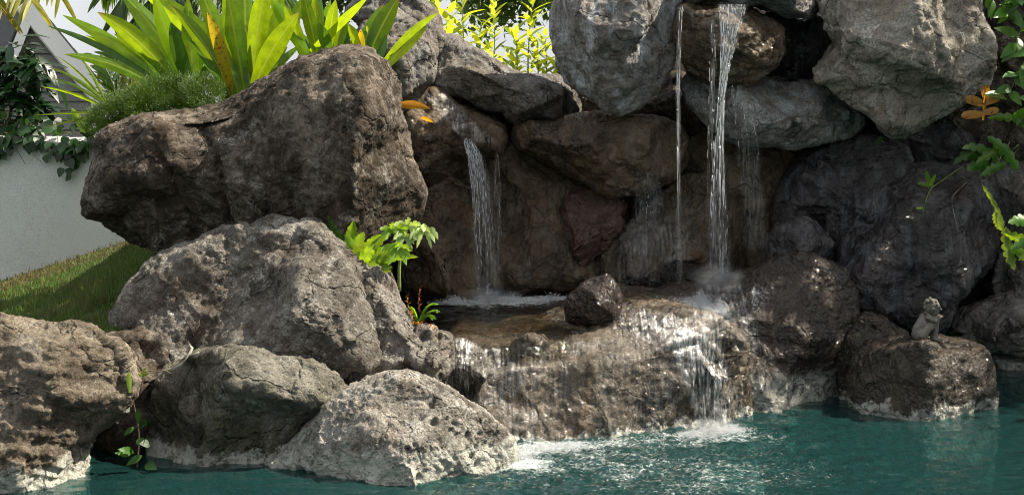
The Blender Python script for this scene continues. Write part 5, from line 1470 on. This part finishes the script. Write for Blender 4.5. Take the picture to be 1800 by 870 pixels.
# --- ferns and sapling beside the peaked rock
root = empty('fern', P(640, 480, 7.25)); tag(root, 'bright green fern with wavy-edged blades behind the peaked rock', 'fern')
for k, (b, t, w, bend, mt) in enumerate([((605,440),(576,378),17,(2,0),'climber'), ((618,450),(622,388),22,(-4,0),'fern'), ((625,455),(640,408),20,(-6,-4),'fern'), ((632,462),(670,412),20,(-6,-6),'fern'), ((640,462),(682,408),18,(-3,-8),'fern'), ((640,465),(712,430),22,(-6,-8),'fern'), ((645,470),(720,446),22,(-4,-10),'fern'), ((650,472),(700,448),20,(-5,-6),'fern'), ((630,460),(606,412),18,(4,-4),'fern'), ((655,475),(690,470),12,(0,-5),'fern'), ((622,455),(640,424),18,(-4,-3),'lime'), ((635,465),(660,430),22,(-4,-3),'fern'), ((645,468),(735,452),16,(-2,-14),'fern'), ((660,478),(688,476),9,(0,-4),'lime')]):
    px_leaf(root, M[mt], b, t, w, 7.22 - 0.012 * k, -0.05, bend, prof=lobed(7, 0.28), n=42, twist=0.35 * math.sin(k * 2.7), wave=0.12, seed=k)
root = empty('sapling', P(703, 510, 7.1)); tag(root, 'slender sapling with pale deeply cut leaves on a single stalk', 'sapling')
top = P(706, 424, 7.08)
st = stem(root, M['stem'], [P(702, 512, 7.1), P(702, 470, 7.09), top], 0.010, 0.007, 'stalk', 8)
for k in range(7):
    q = P(702, 512, 7.1).lerp(top, 0.2 + k * 0.11)
def palmate(parent, center, droop, size, seed, mat='papaya'):
    rg = random.Random(seed); V, F, UV = [], [], []
    for k in range(7):
        a = math.radians(-150 + k * 50)
        dr = Vector((math.sin(a), -0.35, math.cos(a) * 0.55)).normalized()
        L = size * (1.0 if k in (2, 3, 4) else 0.75) * rg.uniform(0.9, 1.1)
        e = center + dr * L + Vector((0, -0.02, -droop * L)); c = center + dr * L * 0.55 + Vector((0, 0, droop * L * 0.3))
        v, f, u = strap_arrays(center, c, e, L * 0.42, n=18, prof=lobed(3, 0.45), across=(-1, 0, 1), twist=rg.uniform(-.3, .3))
        k0 = len(V); V += v; UV += u; F += [tuple(k0 + q for q in ff) for ff in f]
    return mesh_obj('leaf', V, F, M[mat], parent, uvs=UV)
for k, (cx, cy, sz, dr, mt) in enumerate([(690,405,.075,.3,'fern'), (718,398,.08,.3,'papaya'), (746,408,.08,.8,'papaya'), (712,418,.075,.5,'papaya'), (700,440,.09,.4,'fern'), (704,404,.05,.2,'fern')]):
    cc = P(cx, cy, 7.05 - 0.02 * k)
    stem(root, M['red'+'stem'] if 'redstem' in M else M['stem'], [top, top.lerp(cc, 0.5) + Vector((0, 0, 0.012)), cc], 0.0035, 0.002, 'petiole', 5)
    palmate(root, cc, dr, sz, 80 + k, mt)
# small red, orange and fern plants by the basin
root = empty('fern', P(738, 570, 7.0)); tag(root, 'tiny dark fern frond at the edge of the basin', 'fern')
for k, (t, c_) in enumerate([((768,535),(748,528)), ((762,560),(750,545)), ((722,540),(730,545)), ((770,548),(755,538))]):
    frond(root, M['fern'], P(736, 572, 7.0), P(c_[0], c_[1], 7.0), P(t[0], t[1], 6.98), 0.04, 11, 0.008, 0.15, seed=90 + k)
root = empty('red_succulent', P(737, 570, 6.97)); tag(root, 'upright red spike and orange sprigs growing by the basin edge', 'plant')
U_RED = shared('leaf', unit_leaf('l', lance, 3, 0.4), M['redleaf']); U_ORG = shared('leaf', unit_leaf('l', lance, 3, 0.4), M['orange'])
rg = random.Random(12)
for (a, b_, me_) in [((737,550),(738,505),U_RED), ((722,560),(715,520),U_ORG), ((728,575),(722,545),U_ORG), ((735,580),(742,566),U_RED), ((748,584),(758,570),U_RED), ((755,586),(766,574),U_ORG), ((740,582),(733,566),U_ORG)]:
    A, B = P(a[0], a[1], 6.93), P(b_[0], b_[1], 6.92)
    stem(root, M['twig'], [A, (A + B) / 2 + rv(rg, .003), B], 0.002, 0.0012)
    for k in range(14):
        an = k * 2.4; t = (k + 1) / 14
        place(me_, A.lerp(B, t), Vector((math.cos(an), math.sin(an), 0.6)), Vector((0, 0, 1)), 0.018 * rg.uniform(.7, 1.2), root)
# weeds between the tan rock and the mossy rock
root = empty('weed', P(235, 830, 6.25)); tag(root, 'dark leafy weed in the crack beside the layered tan rock', 'weed')
stem(root, M['twig'], [P(240, 830, 6.3), P(244, 760, 6.28), P(232, 690, 6.26), P(240, 662, 6.25)], 0.004, 0.002)
rg = random.Random(14)
for (x, y, s, mt) in [(228,718,.05,U_IVY),(240,738,.07,U_IVY),(236,750,.06,U_CLIMB),(246,745,.06,U_IVY),(262,780,.05,U_IVY),(235,795,.09,U_CLIMB),(250,800,.08,U_CLIMB),(258,815,.06,U_IVY),(228,800,.07,U_CLIMB),(246,770,.05,U_IVY),(220,790,.06,U_CLIMB)]:
    place(mt, P(x, y, 6.22), Vector((rg.uniform(-1, 1), -0.5, rg.uniform(-.6, .5))), Vector((0, -1, 0.6)), s, root)
root = empty('creeping_sprig', P(255, 655, 6.35)); tag(root, 'little yellow sprig with an orange runner on the crack above the weed', 'plant')
stem(root, M['orange'] if False else M['twig'], [P(238, 660, 6.3), P(262, 652, 6.3), P(285, 650, 6.32), P(300, 656, 6.34)], 0.003, 0.0025, 'runner')
for (b, t, w) in [((250,658),(256,646),5), ((250,660),(262,656),5), ((252,662),(242,656),4)]: px_leaf(root, M['lime'], b, t, w, 6.28)
for (b, t, w, d, lb) in [((228,690),(226,652),9,5.93,'yellow-green leaf hanging on the end of the layered tan rock')]:
    root = empty('hanging_leaf', P(b[0], b[1], d)); tag(root, lb, 'leaf'); px_leaf(root, M['lime'], b, t, w, d, 0.02)
# pale dry root on the peaked rock
V, F = [], []
h = [Vector(P(x, y, d)) for x, y, d in ((300,652,6.40),(318,640,6.40),(332,625,6.42),(338,612,6.43),(328,600,6.45))]
tube(h, [0.006, 0.008, 0.009, 0.007, 0.003], 6, V, F); tube([h[2], P(345,622,6.40), P(350,618,6.40)], [0.006, 0.005, 0.003], 6, V, F)
tag(mesh_obj('dry_root', V, F, M['root']), 'pale dry root clinging to the left foot of the peaked rock', 'root')

# orange fallen leaves
for lb, b, t, w, d in (('bright orange fallen leaf caught beside the huge boulder', (697,184), (757,192), 17, 8.22), ('small rusty fallen leaf below the bright orange one', (738,208), (762,216), 8, 8.36)):
    A, B = P(b[0], b[1], rock_d(b[0], b[1], 0.012)), P(t[0], t[1], rock_d(t[0], t[1], 0.03))
    A.y = min(A.y, B.y + 0.25)
    V, F, UV = strap_arrays(A, (A + B) / 2 + Vector((0, 0, 0.014)), B, w * d / FPX, twist=0.5, prof=lance, n=12)
    tag(mesh_obj('fallen_leaf', V, F, M['orange'], uvs=UV), lb, 'leaf')
# --- climbers and ferns at the right edge
def sprig(root, pts, d, n, size, seed, me=U_CLIMB, mat='stem', r=0.004):
    rg = random.Random(seed)
    q = [P(x, y, d + 0.02 * i) for i, (x, y) in enumerate(pts)]
    stem(root, M[mat], q, r, r * 0.5)
    for k in range(n):
        s = (k + rg.random()) / n * (len(q) - 1); i = min(int(s), len(q) - 2)
        p = q[i].lerp(q[i + 1], s - i)
        place(me, p, Vector((rg.uniform(-1, 1), -rg.uniform(0.1, 0.9), rg.uniform(-0.9, 0.5))), Vector((0, -1, 0.5)) + rv(rg, 0.3), size * rg.uniform(0.7, 1.3), root)
root = empty('climber', P(1790, 240, 8.0)); tag(root, 'leafy green climber hanging down the right edge over the brown rock', 'climber')
sprig(root, [(1830,-60),(1790,0),(1760,30)], 7.95, 16, 0.13, 101)
sprig(root, [(1840,-30),(1800,40),(1782,90)], 7.95, 12, 0.12, 102)
sprig(root, [(1840,60),(1800,110),(1785,140),(1770,175)], 7.9, 12, 0.14, 103)
sprig(root, [(1850,150),(1810,190),(1770,215)], 7.9, 10, 0.14, 104)
sprig(root, [(1780,-50),(1750,-10),(1735,15)], 8.0, 9, 0.1, 105)
root = empty('lobed_fern', P(1720, 270, 8.05)); tag(root, 'lobed fern with a drooping curl of fronds under the dying ochre leaf', 'fern')
for k, (b, t, w, bend, mt) in enumerate([((1740,300),(1676,290),20,(0,-44),'climber'), ((1760,290),(1690,262),18,(0,-30),'climber'), ((1745,300),(1700,300),22,(-4,-16),'climber'), ((1780,270),(1715,288),20,(0,-20),'fern'), ((1790,300),(1735,240),22,(6,-14),'climber'), ((1810,215),(1735,208),16,(0,-10),'fern'), ((1770,290),(1725,310),18,(0,-8),'climber')]):
    px_leaf(root, M[mt], b, t, w, min(8.5, rock_d(b[0], b[1], 0.05)) - 0.01 * k, -0.08, bend, prof=lobed(5, 0.55), n=40, twist=0.4 * math.sin(k * 1.9), wave=0.1, seed=k)
root = empty('ochre_fern_leaf', P(1727, 210, 7.98)); tag(root, 'dying ochre fern leaf with rounded lobes beside the pale boulder', 'leaf')
A, B = P(1728, 212, 7.98), P(1732, 150, 7.9)
strap('midrib', root, M['ochre'], A, B, 0.018, (0.004, 0, 0), n=8)
for (bx, by, tx, ty, w) in [(1728,202,1690,204,15), (1729,200,1756,194,13), (1730,184,1697,174,16), (1731,182,1760,170,15), (1732,172,1733,150,15)]:
    px_leaf(root, M['ochre'], (bx, by), (tx, ty), w, 7.95, -0.03, (0, -3), name='lobe', prof=lambda t: 0.45 + 0.55 * math.sin(math.pi * min(1, t * 0.75 + 0.1)) if t < 0.93 else 0.4)
root = empty('lobed_fern', P(1800, 470, 7.7)); tag(root, 'lime fern fronds hanging at the right edge, level with the blue-black boulder', 'fern')
for k, (b, t, w, bend, mt) in enumerate([((1726,324),(1765,402),9,(10,2),'lime'), ((1748,372),(1762,405),20,(0,4),'lime'), ((1768,398),(1784,475),22,(-6,6),'lime'), ((1830,440),(1765,410),20,(0,-6),'fern'), ((1830,470),(1768,432),18,(0,-8),'fern'), ((1830,390),(1772,392),24,(0,-10),'climber'), ((1840,430),(1790,458),18,(0,-6),'lime'), ((1830,415),(1775,440),18,(0,-6),'climber')]):
    px_leaf(root, M[mt], b, t, w, 7.72 - 0.02 * k, -0.05, bend, prof=lobed(6, 0.5), n=42, twist=0.3 * math.sin(k * 1.7), wave=0.08, seed=k)
root = empty('fern_frond', P(1545, 245, 8.0)); tag(root, 'single lobed green frond dangling below the pale hanging boulder', 'fern')
px_leaf(root, M['climber'], (1548, 240), (1508, 305), 22, rock_d(1548, 243, 0.03), -0.06, (14, 6), prof=lobed(4, 0.55), n=40)
px_leaf(root, M['climber'], (1538, 258), (1550, 238), 9, rock_d(1545, 245, 0.03), 0, (2, 0), prof=lobed(3, 0.4), n=20)
root = empty('creeper', P(1700, 300, 8.02)); tag(root, 'bare yellowish creeper stems with one green tuft across the blue-black boulder', 'creeper')
for pts, r, mt in [([(1790,255),(1745,290),(1700,290),(1660,315),(1635,332)], .006, 'stem'), ([(1640,325),(1630,345),(1622,372)], .005, 'stem'), ([(1790,262),(1740,310),(1715,300)], .004, 'twig'), ([(1700,320),(1675,345),(1676,370),(1684,405)], .0022, 'root'), ([(1775,250),(1730,318),(1690,310)], .003, 'root')]:
    stem(root, M[mt], [P(x, y, rock_d(x, y, 0.015)) for (x, y) in pts], r, r * 0.6)
for (b, t, w) in [((1634,328),(1612,322),8), ((1634,326),(1628,300),9), ((1634,328),(1645,306),7), ((1634,330),(1618,335),7), ((1622,366),(1610,366),4)]:
    px_leaf(root, M['fern'], b, t, w, rock_d(b[0], b[1], 0.025), -0.02, prof=lobed(3, 0.4), n=18)

# --- figurine on the low rock: a seated child hugging its knees, head on its arms
def blob_mesh(caps, vox, smooth, name, mat):
    V, F = [], []
    def sphere(c, r, sq=(1, 1, 1)):
        k0 = len(V); nu, nv = 12, 8
        for j in range(nv + 1):
            ph = math.pi * j / nv
            for i in range(nu):
                th = 2 * math.pi * i / nu
                V.append(c + Vector((math.sin(ph) * math.cos(th) * r * sq[0], math.sin(ph) * math.sin(th) * r * sq[1], math.cos(ph) * r * sq[2])))
        for j in range(nv):
            for i in range(nu):
                F.append((k0 + j * nu + i, k0 + (j + 1) * nu + i, k0 + (j + 1) * nu + (i + 1) % nu, k0 + j * nu + (i + 1) % nu))
    for a, b_, r0, r1 in caps:
        n = max(2, int((a - b_).length / (min(r0, r1) * 0.35)) + 1)
        for i in range(n + 1):
            t = i / n; sphere(a.lerp(b_, t), r0 + (r1 - r0) * t)
    me = remesh(V, F, vox, smooth); me.name = name; me.shade_smooth(); me.materials.clear(); me.materials.append(mat)
    return me
M['statue'] = rock_mat('weathered cast stone', (0.085, 0.08, 0.068), (0.17, 0.162, 0.142), (0.26, 0.25, 0.225), lichen=(0.3, 0.31, 0.29), lichen_amt=0.4, rust=(0.13, 0.1, 0.06), rust_amt=0.3, bumps=0.35, pit=0.1)
sb = bvh_of(ROCKS['S'])
fp = P(1632, 602, 7.62)
hit = sb.ray_cast(Vector((fp.x, fp.y, 1.2)), Vector((0, 0, -1)))
zf = hit[0].z if hit[0] else 0.39
fig = empty('figurine', Vector((fp.x, fp.y, zf - 0.006))); tag(fig, 'small cast stone figurine of a child hugging its knees on the low wet rock', 'figurine')
f0 = fig.location.copy()
S_ = 0.98
def q(x, y, z): return f0 + Vector((x, y, z)) * S_   # x: the way it faces, y away from the camera, z up
caps = [(q(-.055,0,.035), q(-.045,0,.06), .042, .045), (q(-.045,0,.06), q(-.018,0,.125), .045, .036), (q(-.018,0,.125), q(-.002,0,.150), .036, .024)]
for s in (-1, 1):
    y = .026 * s
    caps += [(q(-.045,y*1.1,.04), q(.035,y*.9,.118), .029, .021), (q(.035,y*.9,.118), q(.032,y,.02), .020, .014), (q(.030,y,.014), q(.066,y*1.1,.011), .013, .010)]
    caps += [(q(-.016,.040*s,.138), q(.020,.050*s,.120), .017, .014), (q(.020,.050*s,.120), q(.062,.012*s,.140), .014, .011), (q(.062,.012*s,.140), q(.074,-.016*s,.138), .010, .007)]
hc = q(.014, -.006, .190)
caps += [(hc, hc + Vector((.006, -.004, .006)), .040, .041), (hc + Vector((.012, -.006, -.020)), hc + Vector((.020, -.008, -.022)), .026, .022), (hc + Vector((.042, -.018, -.002)), hc + Vector((.047, -.020, -.010)), .006, .008), (q(-.002,0,.145), hc, .022, .026)]
me = blob_mesh(caps, 0.0036, 4, 'body', M['statue'])
o = bpy.data.objects.new('body', me); link(o, fig)
# shaped face: eyes and brow
for s in (-1, 1):
    e = hc + Vector((.036, -.016 + s * .016, .006))
    o = bpy.data.objects.new('eye', blob_mesh([(e, e + Vector((.001, 0, 0)), .0062, .0062)], 0.0022, 1, 'eye', M['statue'])); link(o, fig)
rg = random.Random(3); curls = []
for k in range(46):
    v = rv(rg); v.normalize()
    if v.x > 0.45 and v.z < 0.55 or v.z < -0.45: continue
    c = hc + Vector((.002, -.002, .006)) + v * .041; curls.append((c, c + rv(rg, .004), .0095, .008))
o = bpy.data.objects.new('hair', blob_mesh(curls, 0.0034, 1, 'hair', M['statue'])); link(o, fig)
